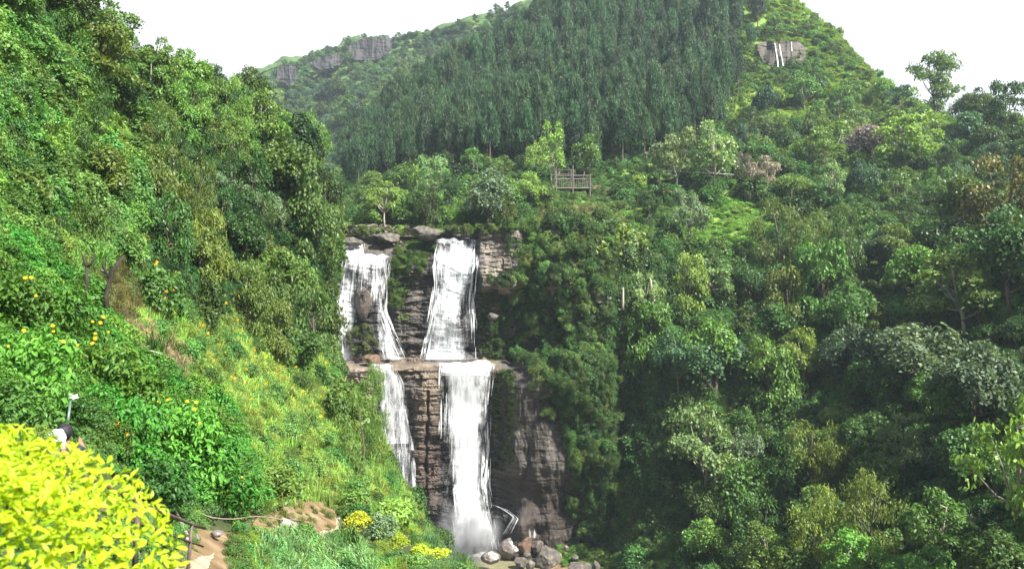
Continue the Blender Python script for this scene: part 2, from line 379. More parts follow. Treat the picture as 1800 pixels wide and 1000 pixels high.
cpx, cpy = np.meshgrid(np.linspace(548, 1075, NX), np.linspace(402, 1000, NY))
cpy = cpy + (1 - (cpy - 402) / 598) * 8 * (ss(600, 640, cpx) * (1 - ss(700, 730, cpx)) * -0.0 + 1.2 * (vnoise(np.stack([cpx / 22, cpx * 0, cpx * 0], -1), 4)))
cY = cliff_Y(cpx, cpy)
CP = np.stack([(cpx - 900) / FP * cY, cY, (500 - cpy) / FP * cY], -1)
top = CP[:1].copy(); top[..., 1] += 12; top[..., 2] += 0.2
CP = np.concatenate([top, CP], 0); NY += 1
cpx = np.concatenate([cpx[:1], cpx]); cpy = np.concatenate([cpy[:1] - 4, cpy])
# rock colours (dry pale sandstone-like faces, brown ledge, dark wet rock by the falls, moss; wing and undercut tinted for shade)
tint = np.empty(CP.shape); tint[:] = (0.072, 0.066, 0.062)
def blend(mask, c):
    tint[:] = tint * (1 - mask[..., None]) + np.array(c) * mask[..., None]
nz = fbm(CP / 4.0, 91, 4); nz2 = fbm(CP / np.array([1.5, 1.5, 7.0]), 95, 4)
blend(np.clip(ss(845, 856, cpx) * (1 - ss(520, 560, cpy)) + 0.0, 0, 1) * np.clip(0.75 + nz, 0, 1), (0.29, 0.26, 0.22))
blend((1 - ss(425, 450, cpy)) * np.clip(0.8 + nz, 0, 1), (0.17, 0.15, 0.13))
blend(ss(618, 630, cpy) * (1 - ss(700, 800, cpy)) * (1 - ss(872, 885, cpx)), (0.15, 0.125, 0.10))
blend(ss(700, 780, cpy) * ss(720, 730, cpx) * (1 - ss(770, 778, cpx)), (0.080, 0.062, 0.052))
blend(ss(612, 700, 1300 - cpx) * ss(640, 660, cpy) * (1 - ss(650, 672, cpx)) * (1 - ss(720, 760, cpy)), (0.30, 0.26, 0.245))
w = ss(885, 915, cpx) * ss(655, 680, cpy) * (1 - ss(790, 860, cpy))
blend(w, (0.048, 0.044, 0.04)); blend(w * np.clip(nz2 * 2.6, 0, 1), (0.13, 0.124, 0.12))  # right wing: shade of the overhanging trees put into a darker tint
blend(ss(872, 890, cpx) * ss(830, 845, cpy), (0.042, 0.034, 0.030))  # rock below the overhang, its shade painted in as darker brown
blend(np.clip(fbm(CP / 3.0, 45, 4) * 3.5 - 0.3, 0, 1) * (ss(690, 700, cpx) * (1 - ss(755, 765, cpx)) * ss(430, 440, cpy) * (1 - ss(545, 600, cpy))
      + ss(838, 850, cpx) * ss(500, 520, cpy) * (1 - ss(628, 640, cpy)) + ss(862, 872, cpx) * (1 - ss(905, 920, cpx)) * ss(660, 700, cpy) * (1 - ss(830, 850, cpy))), (0.06, 0.10, 0.012))
wet = np.clip(ss(768, 778, cpx) * (1 - ss(862, 872, cpx)) * ss(655, 670, cpy) + ss(655, 664, cpx) * (1 - ss(724, 736, cpx)) * ss(655, 670, cpy)
      + ss(736, 752, cpx) * (1 - ss(836, 846, cpx)) * (1 - ss(632, 640, cpy)) + (1 - ss(676, 700, cpx)) * ss(448, 455, cpy) * (1 - ss(622, 632, cpy)) + ss(724, 740, cpx) * ss(850, 930, cpy) * (1 - ss(905, 925, cpx)), 0, 1)
blend(wet * 0.8, (0.032, 0.033, 0.036))
idx = np.arange(NX * NY).reshape(NY, NX)
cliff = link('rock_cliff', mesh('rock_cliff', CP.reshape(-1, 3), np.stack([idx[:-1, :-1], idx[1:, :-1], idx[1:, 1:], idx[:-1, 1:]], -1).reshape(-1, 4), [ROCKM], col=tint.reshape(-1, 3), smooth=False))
tag(cliff, kind='structure')
def on_cliff(px, py, off=0.0): return W(px, py, float(cliff_Y(px, py, False)) - off)

# ------------------------------------------------------------------ falling water
def water_mat(name, seed, dens, xs=1.0, soft=0.5, amax=1.0):
    m, nd, lk, out = mat(name)
    uv = nd.new('ShaderNodeUVMap'); mp = nd.new('ShaderNodeMapping'); mp.inputs['Location'].default_value = (seed * 3.7, seed * 9.1, 0)
    mp.inputs['Scale'].default_value = (2.6 * xs, 0.16, 1); lk.new(uv.outputs[0], mp.inputs[0])
    n1 = nd.new('ShaderNodeTexNoise'); n1.inputs['Scale'].default_value = 1.6; n1.inputs['Detail'].default_value = 7; n1.inputs['Roughness'].default_value = 0.62; n1.inputs['Distortion'].default_value = 0.5
    lk.new(mp.outputs[0], n1.inputs[0])
    mp2 = nd.new('ShaderNodeMapping'); mp2.inputs['Location'].default_value = (seed * 5.1, seed, 0); mp2.inputs['Scale'].default_value = (0.7, 0.22, 1); lk.new(uv.outputs[0], mp2.inputs[0])
    n2 = nd.new('ShaderNodeTexNoise'); n2.inputs['Scale'].default_value = 1.1; n2.inputs['Detail'].default_value = 3; lk.new(mp2.outputs[0], n2.inputs[0])
    mp3 = nd.new('ShaderNodeMapping'); mp3.inputs['Scale'].default_value = (9, 2.2, 1); lk.new(uv.outputs[0], mp3.inputs[0])
    n3 = nd.new('ShaderNodeTexNoise'); n3.inputs['Scale'].default_value = 1.3; n3.inputs['Detail'].default_value = 4; lk.new(mp3.outputs[0], n3.inputs[0])
    at = nd.new('ShaderNodeAttribute'); at.attribute_name = 'tone'
    a = nd.new('ShaderNodeMath'); a.operation = 'ADD'; lk.new(n1.outputs[0], a.inputs[0]); lk.new(n2.outputs[0], a.inputs[1])
    a3 = nd.new('ShaderNodeMath'); a3.operation = 'MULTIPLY_ADD'; lk.new(n3.outputs[0], a3.inputs[0]); a3.inputs[1].default_value = 0.45; lk.new(a.outputs[0], a3.inputs[2])
    b = nd.new('ShaderNodeMath'); b.operation = 'ADD'; lk.new(a3.outputs[0], b.inputs[0]); lk.new(at.outputs['Fac'], b.inputs[1])
    r = nd.new('ShaderNodeMapRange'); r.inputs[1].default_value = 1.66 - dens; r.inputs[2].default_value = 1.66 - dens + soft; r.inputs[4].default_value = amax; lk.new(b.outputs[0], r.inputs[0])
    d = nd.new('ShaderNodeBsdfPrincipled'); d.inputs['Base Color'].default_value = (0.92, 0.94, 0.96, 1); d.inputs['Roughness'].default_value = 0.6
    t = nd.new('ShaderNodeBsdfTranslucent'); t.inputs[0].default_value = (0.85, 0.9, 0.95, 1)
    mx = nd.new('ShaderNodeMixShader'); mx.inputs[0].default_value = 0.35; lk.new(d.outputs[0], mx.inputs[1]); lk.new(t.outputs[0], mx.inputs[2])
    tp = nd.new('ShaderNodeBsdfTransparent'); m2 = nd.new('ShaderNodeMixShader'); lk.new(r.outputs[0], m2.inputs[0]); lk.new(tp.outputs[0], m2.inputs[1]); lk.new(mx.outputs[0], m2.inputs[2])
    lk.new(m2.outputs[0], out.inputs[0]); return m
WATM = [water_mat('falling_water_%s' % n, i + 1, d) for i, (n, d) in enumerate((('veil', 0.62), ('sheet', 0.5), ('spray', 0.38)))]
WATM.append(water_mat('falling_water_mist_veil', 9, 0.75, 0.6, 1.3, 0.55))
STRM = water_mat('falling_water_strand', 7, 0.75)
def interp(pl, py): return np.interp(py, [p[1] for p in pl], [p[0] for p in pl])
def waterfall(name, left, right, label, hug=0.35, throw=0.0, holes=None, dens=0.0, nstr=120, layers=3):
    y0, y1 = left[0][1], left[-1][1]
    root = empty(name, W((left[-1][0] + right[-1][0]) / 2, y1, float(cliff_Y(left[-1][0], y1, False)))); tag(root, label, 'waterfall')
    rl = np.array(root.location)
    NYw = int((y1 - y0) / 1.6) + 2; NXw = 44
    py0, u = np.meshgrid(np.linspace(y0, y1, NYw), np.linspace(0, 1, NXw), indexing='ij')
    py = py0; px = interp(left, py) * (1 - u) + interp(right, py) * u
    prof = cliff_Y(px, py, False); det = cliff_Y(px, py, True)
    Yt = prof[:1] * 0 + prof[0].min() + 0.2 * fbm(np.stack([px[:1] / 16, px[:1] * 0, px[:1] * 0], -1), 19, 2)
    for k in (list(range(layers)) + ([3] if layers > 1 else [])):
        py = py0 + 3 * vnoise(np.stack([u * 7, u * 0, u * 0 + len(label)], -1), 5) * (1 - (py0 - y0) / (y1 - y0)) ** 8
        wx = (3.0 if k == 3 else 0.0)
        jl = 3.2 * fbm(np.stack([py / 9, py * 0, py * 0 + len(label)], -1), 71, 3); jr = 3.2 * fbm(np.stack([py / 9, py * 0, py * 0 + 2 + len(label)], -1), 72, 3)
        px = (interp(left, py) - wx + jl) * (1 - u) + (interp(right, py) + wx + jr) * u
        if throw > 0:
            fall = np.clip((py - y0) / (y1 - y0), 0, 1.2); pm = prof.min(axis=1, keepdims=True); pm = np.array([pm[max(0, r - 8):r + 9].min() for r in range(len(pm))]); pm = np.convolve(np.pad(pm, 12, mode='edge'), np.ones(25) / 25, 'valid')[:, None]
            Y = np.minimum(Yt - throw * np.sqrt(fall) - 0.1, pm - 0.4)
        else: Y = prof * 0.75 + det * 0.25 - hug - 0.4
        Y = Y - 0.28 * k - (0.22 if throw > 0 else 0.4) * fbm(np.stack([px / 14, py / 40, px * 0 + k], -1), 3 + k, 3)
        jx = 1.6 * k * fbm(np.stack([py / 18, u * 5, px * 0 + k], -1), 60 + k, 2)
        P = np.stack([(px + jx - 900) / FP * Y, Y, (500 - py) / FP * Y], -1)
        e = np.minimum(u, 1 - u)
        tone = dens - 0.62 * np.clip(1 - e / (0.2 + 0.1 * vnoise(np.stack([py / 9, px * 0, px * 0 + k], -1), 12)), 0, 1) ** 1.3 + 0.1 * (1 - ss(y0, y0 + 30, py))
        if holes is not None: tone = tone + holes(px, py)
        tone = tone - 0.45 * ss(y1 - 14, y1, py) * (throw > 0) + 0.24 * fbm(np.stack([px / 4.0, py / 60, px * 0 + 3 * k], -1), 8, 3)
        ix = np.arange(NYw * NXw).reshape(NYw, NXw)
        uv = np.stack([P[..., 0], -P[..., 2]], -1)
        o = link('water_sheet', mesh('water_sheet', P.reshape(-1, 3) - rl, np.stack([ix[:-1, :-1], ix[1:, :-1], ix[1:, 1:], ix[:-1, 1:]], -1).reshape(-1, 4), [WATM[k]], tone=tone.ravel(), uv=uv.reshape(-1, 2), smooth=True), root)
    # loose strands and drops that fray the edges
    rg = np.random.default_rng(len(label)); Vs = []; Qs = []; Ts = []; Us = []; n = 0
    for q in range(nstr):
        uu = rg.choice([rg.uniform(-0.05, 0.12), rg.uniform(0.88, 1.05), rg.uniform(0, 1)], p=[.3, .3, .4])
        ya = rg.uniform(y0, y1 - 12); yb = min(y1, ya + rg.uniform(10, 70)); m_ = 8; yy = np.linspace(ya, yb, m_)
        pxx = interp(left, yy) * (1 - uu) + interp(right, yy) * uu + rg.normal(0, .5)
        if holes is not None and holes(pxx.mean(), yy.mean()) < -0.25: continue
        pr = cliff_Y(pxx, yy, False)
        if throw > 0:
            Yy = np.minimum(Yt.mean() - throw * np.sqrt((yy - y0) / (y1 - y0)) - 0.7, pr - 0.5)
        else: Yy = pr - hug - 1.1
        wd = rg.uniform(0.35, 1.2) * np.sin(np.linspace(0.25, 2.9, m_))
        c = np.stack([(pxx - 900) / FP * Yy, Yy, (500 - yy) / FP * Yy], -1)
        dx = (wd / FP * Yy)[:, None] * np.array([1, 0, 0])
        v = np.concatenate([c - dx, c + dx]); Vs.append(v)
        Qs.append(np.array([(i, i + 1, m_ + i + 1, m_ + i) for i in range(m_ - 1)]) + n); n += 2 * m_
        Ts.append(np.full(2 * m_, rg.uniform(-0.35, 0.1))); Us.append(np.stack([v[:, 0] * 0.3 + q, -v[:, 2]], -1))
    if Vs:
        o = link('water_strand', mesh('water_strand', np.concatenate(Vs) - rl, np.concatenate(Qs), [STRM], tone=np.concatenate(Ts), uv=np.concatenate(Us)), root); tag(o, kind='stuff')
    return root
g = lambda px, py, cx, cyy, rx, ry: np.exp(-((px - cx) / rx) ** 2 - ((py - cyy) / ry) ** 2)
waterfall('waterfall', [(768,421),(762,450),(766,500),(757,560),(742,632)], [(840,424),(836,470),(831,520),(833,580),(834,638)],
          'tall white upper waterfall dropping from the notch at the cliff top onto the middle ledge', 0.5, 0,
          lambda x, y: -0.12 - 0.4 * g(x, y, 815, 560, 12, 45) - 0.5 * g(x, y, 785, 433, 9, 14) - 0.6 * g(x, y, 822, 425, 7, 8) - 0.3 * g(x, y, 822, 620, 12, 30), 0.22, 150)
waterfall('waterfall', [(604,449),(596,480),(590,540),(590,632)], [(684,450),(678,500),(676,545),(690,585),(710,626)],
          'wide thin upper left waterfall parted by a dark block and a small overhanging shrub', 0.4, 0,
          lambda x, y: -0.25 * g(x, y, 625, 480, 14, 25) - 0.3 * g(x, y, 655, 475, 10, 22) - 1.3 * g(x, y, 641, 532, 15, 26) - 1.2 * g(x, y, 642, 590, 22, 40) - 0.35 * g(x, y, 697, 600, 8, 12) - 1.0 * g(x, y, 636, 625, 24, 14), 0.12, 170)
waterfall('waterfall', [(648,640),(658,670),(660,700),(672,750),(684,800),(690,850),(697,900)], [(692,641),(708,670),(713,700),(722,760),(728,820),(729,860),(730,905)],
          'left lower waterfall falling freely from the ledge behind the green hillside', 0.4, 2.2,
          lambda x, y: -0.6 * g(x, y, 664, 700, 5, 50) - 0.15 * (y > 780), 0.0, 160, 2)
waterfall('waterfall', [(775,641),(776,700),(774,780),(773,860),(776,900),(784,966)], [(866,645),(860,700),(858,780),(856,850),(862,890),(876,968)],
          'broad lower right waterfall plunging from the ledge into the pool', 0.4, 3.2,
          lambda x, y: -0.3 * ss(730, 800, y) * (1 - ss(790, 806, x)) - 0.55 * g(x, y, 788, 905, 12, 22) - 0.25 * g(x, y, 780, 730, 10, 80) - 0.3 * g(x, y, 845, 800, 12, 80) + 0.2 * g(x, y, 828, 860, 16, 120) + 0.22 * g(x, y, 822, 760, 30, 90) + .25 * g(x, y, 820, 650, 50, 30), 0.0, 260, 2)
waterfall('waterfall', [(775,636),(775,660)], [(866,634),(866,662)], 'short white run of water spilling over the lip of the middle ledge', 0.3, 0, None, 0.35, 20, 2)
waterfall('waterfall', [(859,884),(882,893),(904,908),(885,938)], [(866,886),(889,895),(911,911),(897,940)], 'thin side stream sliding over dark rock beside the pool', 0.5, 0, None, -0.35, 22, 0)
waterfall('waterfall', [(930,928),(932,945)], [(941,928),(940,946)], 'tiny trickle between the brown boulders beside the pool', 0.9, 0, None, 0.0, 16, 0)
waterfall('waterfall', [(618,424),(606,449)], [(638,428),(640,449)], 'small splash of water on the slabs above the left falls', 0.4, 0, None, 0.1, 20, 1)

# river, pool
def flat(name, poly, z, m, kind='structure'):
    c = np.array([(x, y, z) for x, y in poly]); o = link(name, mesh(name, c, [np.arange(len(c))[None, :]], [m])); tag(o, kind=kind); return o
m, nd, lk, out = mat('pool_water')
b = nd.new('ShaderNodeBsdfPrincipled'); b.inputs['Base Color'].default_value = (0.17, 0.16, 0.09, 1); b.inputs['Roughness'].default_value = 0.18
nzz = nd.new('ShaderNodeTexNoise'); nzz.inputs['Scale'].default_value = 1.5; nzz.inputs['Detail'].default_value = 5; gg = nd.new('ShaderNodeNewGeometry'); lk.new(gg.outputs['Position'], nzz.inputs[0])
bp = nd.new('ShaderNodeBump'); bp.inputs['Distance'].default_value = 0.15; lk.new(nzz.outputs[0], bp.inputs['Height']); lk.new(bp.outputs[0], b.inputs['Normal'])
sx = nd.new('ShaderNodeMapRange'); gs = nd.new('ShaderNodeSeparateXYZ'); lk.new(gg.outputs['Position'], gs.inputs[0]); lk.new(gs.outputs[1], sx.inputs[0]); sx.inputs[1].default_value = 144; sx.inputs[2].default_value = 147.5
ad = nd.new('ShaderNodeMath'); ad.operation = 'MULTIPLY'; lk.new(sx.outputs[0], ad.inputs[0])
nr = nd.new('ShaderNodeMapRange'); lk.new(nzz.outputs[0], nr.inputs[0]); nr.inputs[1].default_value = 0.35; nr.inputs[2].default_value = 0.6; lk.new(nr.outputs[0], ad.inputs[1])
cm = nd.new('ShaderNodeMix'); cm.data_type = 'RGBA'; lk.new(ad.outputs[0], cm.inputs[0]); cm.inputs[6].default_value = (0.17, 0.16, 0.09, 1); cm.inputs[7].default_value = (0.7, 0.74, 0.76, 1); lk.new(cm.outputs[2], b.inputs['Base Color'])
lk.new(b.outputs[0], out.inputs[0]); POOL = m
flat('pool_water', [(-13, 151), (6, 151), (5, 140), (4, 128), (0, 112), (-12, 100), (-22, 105), (-18, 130)], -49.6, POOL)
flat('river_water', [(-34, 161), (-4, 161.0), (-3, 185), (-38, 185)], 9.6, POOL)

# spray at the foot of the falls
def mist(name, c, r, dens, label):
    bm_v, Fq = ico(3); V = bm_v * np.array(r) * (1 + 0.25 * fbm(bm_v * 1.7 + 3, 5, 3))[:, None]
    m, nd, lk, out = mat(name); pv = nd.new('ShaderNodeVolumePrincipled'); pv.inputs['Color'].default_value = (0.97, 0.985, 1, 1); pv.inputs['Anisotropy'].default_value = 0.1
    tc = nd.new('ShaderNodeTexCoord'); mp = nd.new('ShaderNodeMapping'); mp.inputs['Scale'].default_value = (1 / r[0], 1 / r[1], 1 / r[2]); lk.new(tc.outputs['Object'], mp.inputs[0])
    ln = nd.new('ShaderNodeVectorMath'); ln.operation = 'LENGTH'; lk.new(mp.outputs[0], ln.inputs[0])
    fo = nd.new('ShaderNodeMapRange'); fo.interpolation_type = 'SMOOTHSTEP'; fo.inputs[1].default_value = 0.85; fo.inputs[2].default_value = 0.0; lk.new(ln.outputs['Value'], fo.inputs[0])
    nz = nd.new('ShaderNodeTexNoise'); nz.inputs['Scale'].default_value = 0.35; nz.inputs['Detail'].default_value = 3; lk.new(tc.outputs['Object'], nz.inputs[0])
    nn = nd.new('ShaderNodeMapRange'); nn.inputs[1].default_value = 0.38; nn.inputs[2].default_value = 0.65; lk.new(nz.outputs[0], nn.inputs[0])
    x = nd.new('ShaderNodeMath'); x.operation = 'MULTIPLY'; lk.new(fo.outputs[0], x.inputs[0]); lk.new(nn.outputs[0], x.inputs[1])
    y = nd.new('ShaderNodeMath'); y.operation = 'MULTIPLY'; lk.new(x.outputs[0], y.inputs[0]); y.inputs[1].default_value = dens; lk.new(y.outputs[0], pv.inputs['Density'])
    lk.new(pv.outputs[0], out.inputs['Volume'])
    o = link(name, mesh(name, V, Fq, [m]), None, c); tag(o, label, 'mist', kind='stuff'); return o
def ico(sub):
    t = (1 + 5 ** .5) / 2
    V = [(-1, t, 0), (1, t, 0), (-1, -t, 0), (1, -t, 0), (0, -1, t), (0, 1, t), (0, -1, -t), (0, 1, -t), (t, 0, -1), (t, 0, 1), (-t, 0, -1), (-t, 0, 1)]
    Fc = [(0, 11, 5), (0, 5, 1), (0, 1, 7), (0, 7, 10), (0, 10, 11), (1, 5, 9), (5, 11, 4), (11, 10, 2), (10, 7, 6), (7, 1, 8), (3, 9, 4), (3, 4, 2), (3, 2, 6), (3, 6, 8), (3, 8, 9), (4, 9, 5), (2, 4, 11), (6, 2, 10), (8, 6, 7), (9, 8, 1)]
    V = [np.array(v) / np.linalg.norm(v) for v in V]
    for _ in range(sub):
        c = {}; nf = []
        def mid(a, b):
            k = (min(a, b), max(a, b))
            if k not in c: q = V[a] + V[b]; V.append(q / np.linalg.norm(q)); c[k] = len(V) - 1
            return c[k]
        for a, b_, d in Fc:
            x, y, z = mid(a, b_), mid(b_, d), mid(d, a); nf += [(a, x, z), (b_, y, x), (d, z, y), (x, y, z)]
        Fc = nf
    return np.array(V), np.array(Fc)
p = W(825, 940, 141.5); mist('mist', p, (8, 5, 9), 1.0, 'white spray cloud at the foot of the lower right waterfall')
p = W(788, 627, 148.5); mist('mist', p, (5.5, 1.6, 2.4), 0.9, 'spray where the upper right fall hits the middle ledge')
p = W(606, 622, 149); mist('mist', p, (2.6, 1.6, 2.6), 0.7, 'spray at the foot of the upper left fall')
p = W(712, 890, 144.0); mist('mist', p, (3.5, 3, 9), 0.25, 'faint spray around the foot of the left lower waterfall')

# ------------------------------------------------------------------ rocks
def rock_mesh(seed, m, flatten=1.0, sub=4):
    rg = np.random.default_rng(seed); D, Fc = ico(sub)
    nrm = rg.normal(size=(11, 3)); nrm /= np.linalg.norm(nrm, axis=1, keepdims=True); dd = rg.uniform(0.62, 0.95, 11)
    dots = D @ nrm.T; r = np.where(dots > 0.05, dd / np.clip(dots, 0.05, 9), 9).min(1); r = np.minimum(r, 1.05)
    r = r * (1 + 0.10 * fbm(D * 2.2 + seed, seed, 4) + 0.03 * fbm(D * 8 + seed, seed + 3, 3))
    V = D * r[:, None]; V[:, 2] *= flatten
    return mesh('boulder', V, Fc, [m], smooth=False)
RM = {k: [rock_mesh(s + 1, m) for s in range(3)] for k, m in (('dry', BOULD), ('wet', WETB), ('brown', RUSTB))}
def boulder(x0, y0, x1, y1, Y, kind, v, label, dep=0.8, rz=0.3, grp=None, name='boulder'):
    w_ = (x1 - x0) / FP * Y / 2; h_ = (y1 - y0) / FP * Y / 2
    c = W((x0 + x1) / 2, (y0 + y1) / 2, Y); o = link(name, RM[kind][v % 3]); o.location = c; o.scale = (w_ * 1.15, w_ * dep * 1.1, h_ * 1.2); o.rotation_euler = (0.1, 0.05, rz)
    tag(o, label, 'rock', grp); return o
boulder(722, 400, 778, 421, 157, 'dry', 0, 'big flat-topped grey boulder at the cliff top just left of the right falls', rz=0)
boulder(638, 402, 676, 422, 162, 'dry', 1, 'broad sloping pale slab on the cliff top above the left falls', rz=.1)
boulder(660, 410, 702, 425, 159, 'dry', 2, 'low rounded rock in front of the pale slab on the cliff top', rz=.1)
boulder(604, 418, 636, 432, 157, 'dry', 1, 'low grey slab at the left end of the cliff top', rz=.2)
boulder(808, 408, 828, 424, 158, 'dry', 2, 'small grey boulder at the cliff top beside the notch of the right falls')
boulder(826, 410, 852, 424, 160, 'dry', 0, 'grey rock at the cliff top behind the right edge of the falls')
boulder(843, 417, 900, 437, 156, 'dry', 1, 'long square-edged slab capping the cliff right of the falls', dep=.5, rz=0)
boulder(846, 436, 885, 462, 155.5, 'dry', 0, 'pale cracked rock block under the capping slab right of the falls', dep=.5, rz=0)
boulder(872, 447, 912, 500, 155.5, 'dry', 2, 'tall pale rock face block beside the bushes right of the falls', dep=.4, rz=0)
boulder(848, 470, 880, 500, 155, 'dry', 1, 'pale bulging rock halfway down the face right of the upper falls', dep=.5, rz=0)
boulder(856, 551, 876, 562, 152, 'dry', 0, 'small white rock sticking out of moss right of the upper falls', rz=.1)
boulder(624, 508, 656, 556, 152.8, 'wet', 0, 'dark wet rock block standing in the middle of the upper left falls', dep=.4, rz=0)
boulder(640, 623, 668, 638, 150, 'brown', 2, 'small brown boulder on the middle ledge left of the falls')
boulder(935, 962, 986, 1003, 141, 'dry', 0, 'tall pale boulder with a flat sunlit top at the right bank of the pool', rz=.5)
boulder(880, 944, 918, 978, 144, 'wet', 1, 'big dark wet boulder at the edge of the falls pool')
boulder(908, 944, 934, 972, 143.5, 'brown', 2, 'brown boulder standing behind the pool between dark rocks')
boulder(914, 928, 944, 952, 146, 'brown', 0, 'reddish boulder below the side stream')
boulder(933, 950, 955, 972, 144, 'wet', 2, 'dark squarish boulder right of the brown boulder')
boulder(940, 930, 965, 955, 147, 'brown', 1, 'reddish brown rock at the foot of the overhang')
boulder(920, 968, 932, 980, 142, 'dry', 1, 'small pale stone at the water edge left of the tall pale boulder')
boulder(904, 980, 926, 996, 139, 'dry', 2, 'flat grey rock lying at the right rim of the pool')
boulder(924, 984, 940, 1002, 137, 'dry', 0, 'rough grey rock leaning on the tall pale boulder')
boulder(990, 958, 1000, 968, 142, 'wet', 0, 'lone small dark stone on the grass near the tall pale boulder')
boulder(1005, 974, 1016, 984, 139, 'dry', 1, 'small grey stone half sunk in the bright grass')
boulder(1000, 990, 1040, 1012, 132, 'dry', 2, 'wide pale rock cut by the bottom edge of the view')
boulder(1040, 986, 1054, 1008, 133, 'dry', 0, 'upright pale stone beside the wide pale rock')
boulder(740, 932, 762, 946, 146, 'wet', 2, 'dark rock between the two lower falls at their foot')
boulder(752, 938, 784, 958, 143, 'wet', 0, 'broad dark rock slab left of the foot of the right waterfall')
boulder(764, 932, 780, 944, 146.5, 'wet', 1, 'jagged dark rock against the cliff foot left of the right waterfall')
boulder(730, 938, 748, 956, 140, 'dry', 1, 'light grey rock above the golden shrubs near the stream')
boulder(742, 955, 768, 966, 135, 'dry', 2, 'pale flat rock just behind the golden shrubs by the pool')
boulder(848, 968, 878, 988, 137, 'wet', 1, 'brown wet boulder at the left rim of the pool')
boulder(884, 925, 925, 965, 147.5, 'wet', 2, 'dark rock mass under the thin side stream')

# ------------------------------------------------------------------ foliage assets (unit width, unit height, base at z = 0)
def leaves(P, Nn, size, asp, rg, kind='kite', updir=None, curl=0.0):
    n = len(P); Nn = Nn / (np.linalg.norm(Nn, axis=1, keepdims=True) + 1e-9)
    a = rg.normal(size=(n, 3)) if updir is None else updir + 0.35 * rg.normal(size=(n, 3))
    t = a - (a * Nn).sum(1, keepdims=True) * Nn; t /= np.linalg.norm(t, axis=1, keepdims=True) + 1e-9
    b = np.cross(Nn, t); s = (size * rg.uniform(0.6, 1.35, n))[:, None]
    if kind == 'kite':
        V = np.stack([P - t * s * .5, P + b * s * asp * .5 + t * s * .05, P + t * s * .5 - Nn * s * curl, P - b * s * asp * .5 + t * s * .05], 1)
        i = np.arange(n) * 4; return V.reshape(-1, 3), np.stack([i, i + 1, i + 2, i + 3], 1), np.zeros((0, 3), int), 4
    if kind == 'leaf':      # pointed blade folded along its midrib and bent down at the tip
        base = P; m1 = P + t * s * .35 + Nn * s * .03; m2 = P + t * s * .7 - Nn * s * .04; tip = P + t * s - Nn * s * .16
        l1 = m1 + b * s * asp * .45 + Nn * s * .09; r1 = m1 - b * s * asp * .45 + Nn * s * .09
        l2 = m2 + b * s * asp * .36 + Nn * s * .06; r2 = m2 - b * s * asp * .36 + Nn * s * .06
        V = np.stack([base, m1, m2, tip, l1, l2, r1, r2], 1); i = (np.arange(n) * 8)[:, None]
        Tt = np.concatenate([i + np.array([[0, 1, 4]]), i + np.array([[1, 2, 4]]), i + np.array([[4, 2, 5]]), i + np.array([[2, 3, 5]]),
                             i + np.array([[0, 6, 1]]), i + np.array([[1, 6, 2]]), i + np.array([[6, 7, 2]]), i + np.array([[2, 7, 3]])])
        return V.reshape(-1, 3), np.zeros((0, 4), int), Tt, 8
def sph(rg, n):
    v = rg.normal(size=(n, 3)); return v / np.linalg.norm(v, axis=1, keepdims=True)
def crown(lobes, nsub, subr, nleaf, lsize, asp, rg, droop=0.0, up=0.25, shell=0.9, kind='kite', flatpad=0.5, updir=None, under=0.35):
    Ps = []; Ns = []; Tn = []
    for (c, r) in lobes:
        c = np.array(c); r = np.array(r)
        d = sph(rg, int(nsub * 1.6)); d = d[d[:, 2] > -under][:nsub]
        cen = c + d * r * (shell + 0.1 * rg.random((len(d), 1)))
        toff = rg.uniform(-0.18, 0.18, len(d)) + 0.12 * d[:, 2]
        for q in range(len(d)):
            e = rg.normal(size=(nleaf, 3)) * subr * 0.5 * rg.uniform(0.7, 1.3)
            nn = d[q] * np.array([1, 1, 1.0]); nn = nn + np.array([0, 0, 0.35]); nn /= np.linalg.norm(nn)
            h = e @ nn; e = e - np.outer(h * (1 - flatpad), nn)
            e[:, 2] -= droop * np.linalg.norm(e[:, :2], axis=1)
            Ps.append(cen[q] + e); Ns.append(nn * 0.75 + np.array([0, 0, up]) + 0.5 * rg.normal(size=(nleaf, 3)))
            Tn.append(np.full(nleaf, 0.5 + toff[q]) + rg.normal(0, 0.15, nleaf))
    P = np.concatenate(Ps); Nn = np.concatenate(Ns); tn = np.clip(np.concatenate(Tn), 0, 1)
    ud = None if updir is None else np.broadcast_to(np.array(updir, float), P.shape)
    V, Q, T, k = leaves(P, Nn, lsize, asp, rg, kind, ud)
    return V, Q, T, np.repeat(tn, k)
def trunk_mesh(name, lobes, rg, z0=0.25, rad=0.028, mat_=BARK, n=8, lean=0.04, top=0.8, squash=1.0):
    prts = []; z = np.linspace(0, top, 7)
    ax = np.stack([lean * np.sin(z * 5 + rg.uniform(0, 6)) , lean * np.cos(z * 4 + rg.uniform(0, 6)), z], 1); ax[:, :2] -= ax[0, :2]
    prts.append(tube(ax, rad * np.linspace(1.1, 0.3, 7), 7))
    sel = list(range(len(lobes))); rg.shuffle(sel)
    for i in sel[:n]:
        c = np.array(lobes[i][0]); zz = rg.uniform(z0, max(z0 + 0.02, min(c[2] - 0.05, top))); s = np.array([np.interp(zz, z, ax[:, 0]), np.interp(zz, z, ax[:, 1]), zz])
        mid = (s + c) / 2 + np.array([0, 0, -0.03]) + rg.normal(0, 0.015, 3)
        prts.append(tube([s, mid, c], [rad * 0.5, rad * 0.32, rad * 0.12], 5))
    V, Q, T = join(prts); return mesh(name, V, [Q, T], [mat_], smooth=True)
AS = {}
def reg(kind, cv, tm): AS.setdefault(kind, []).append((cv, tm))
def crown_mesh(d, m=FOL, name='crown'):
    V, Q, T, tn = d; return mesh(name, V, [Q, T], [m], tone=tn)
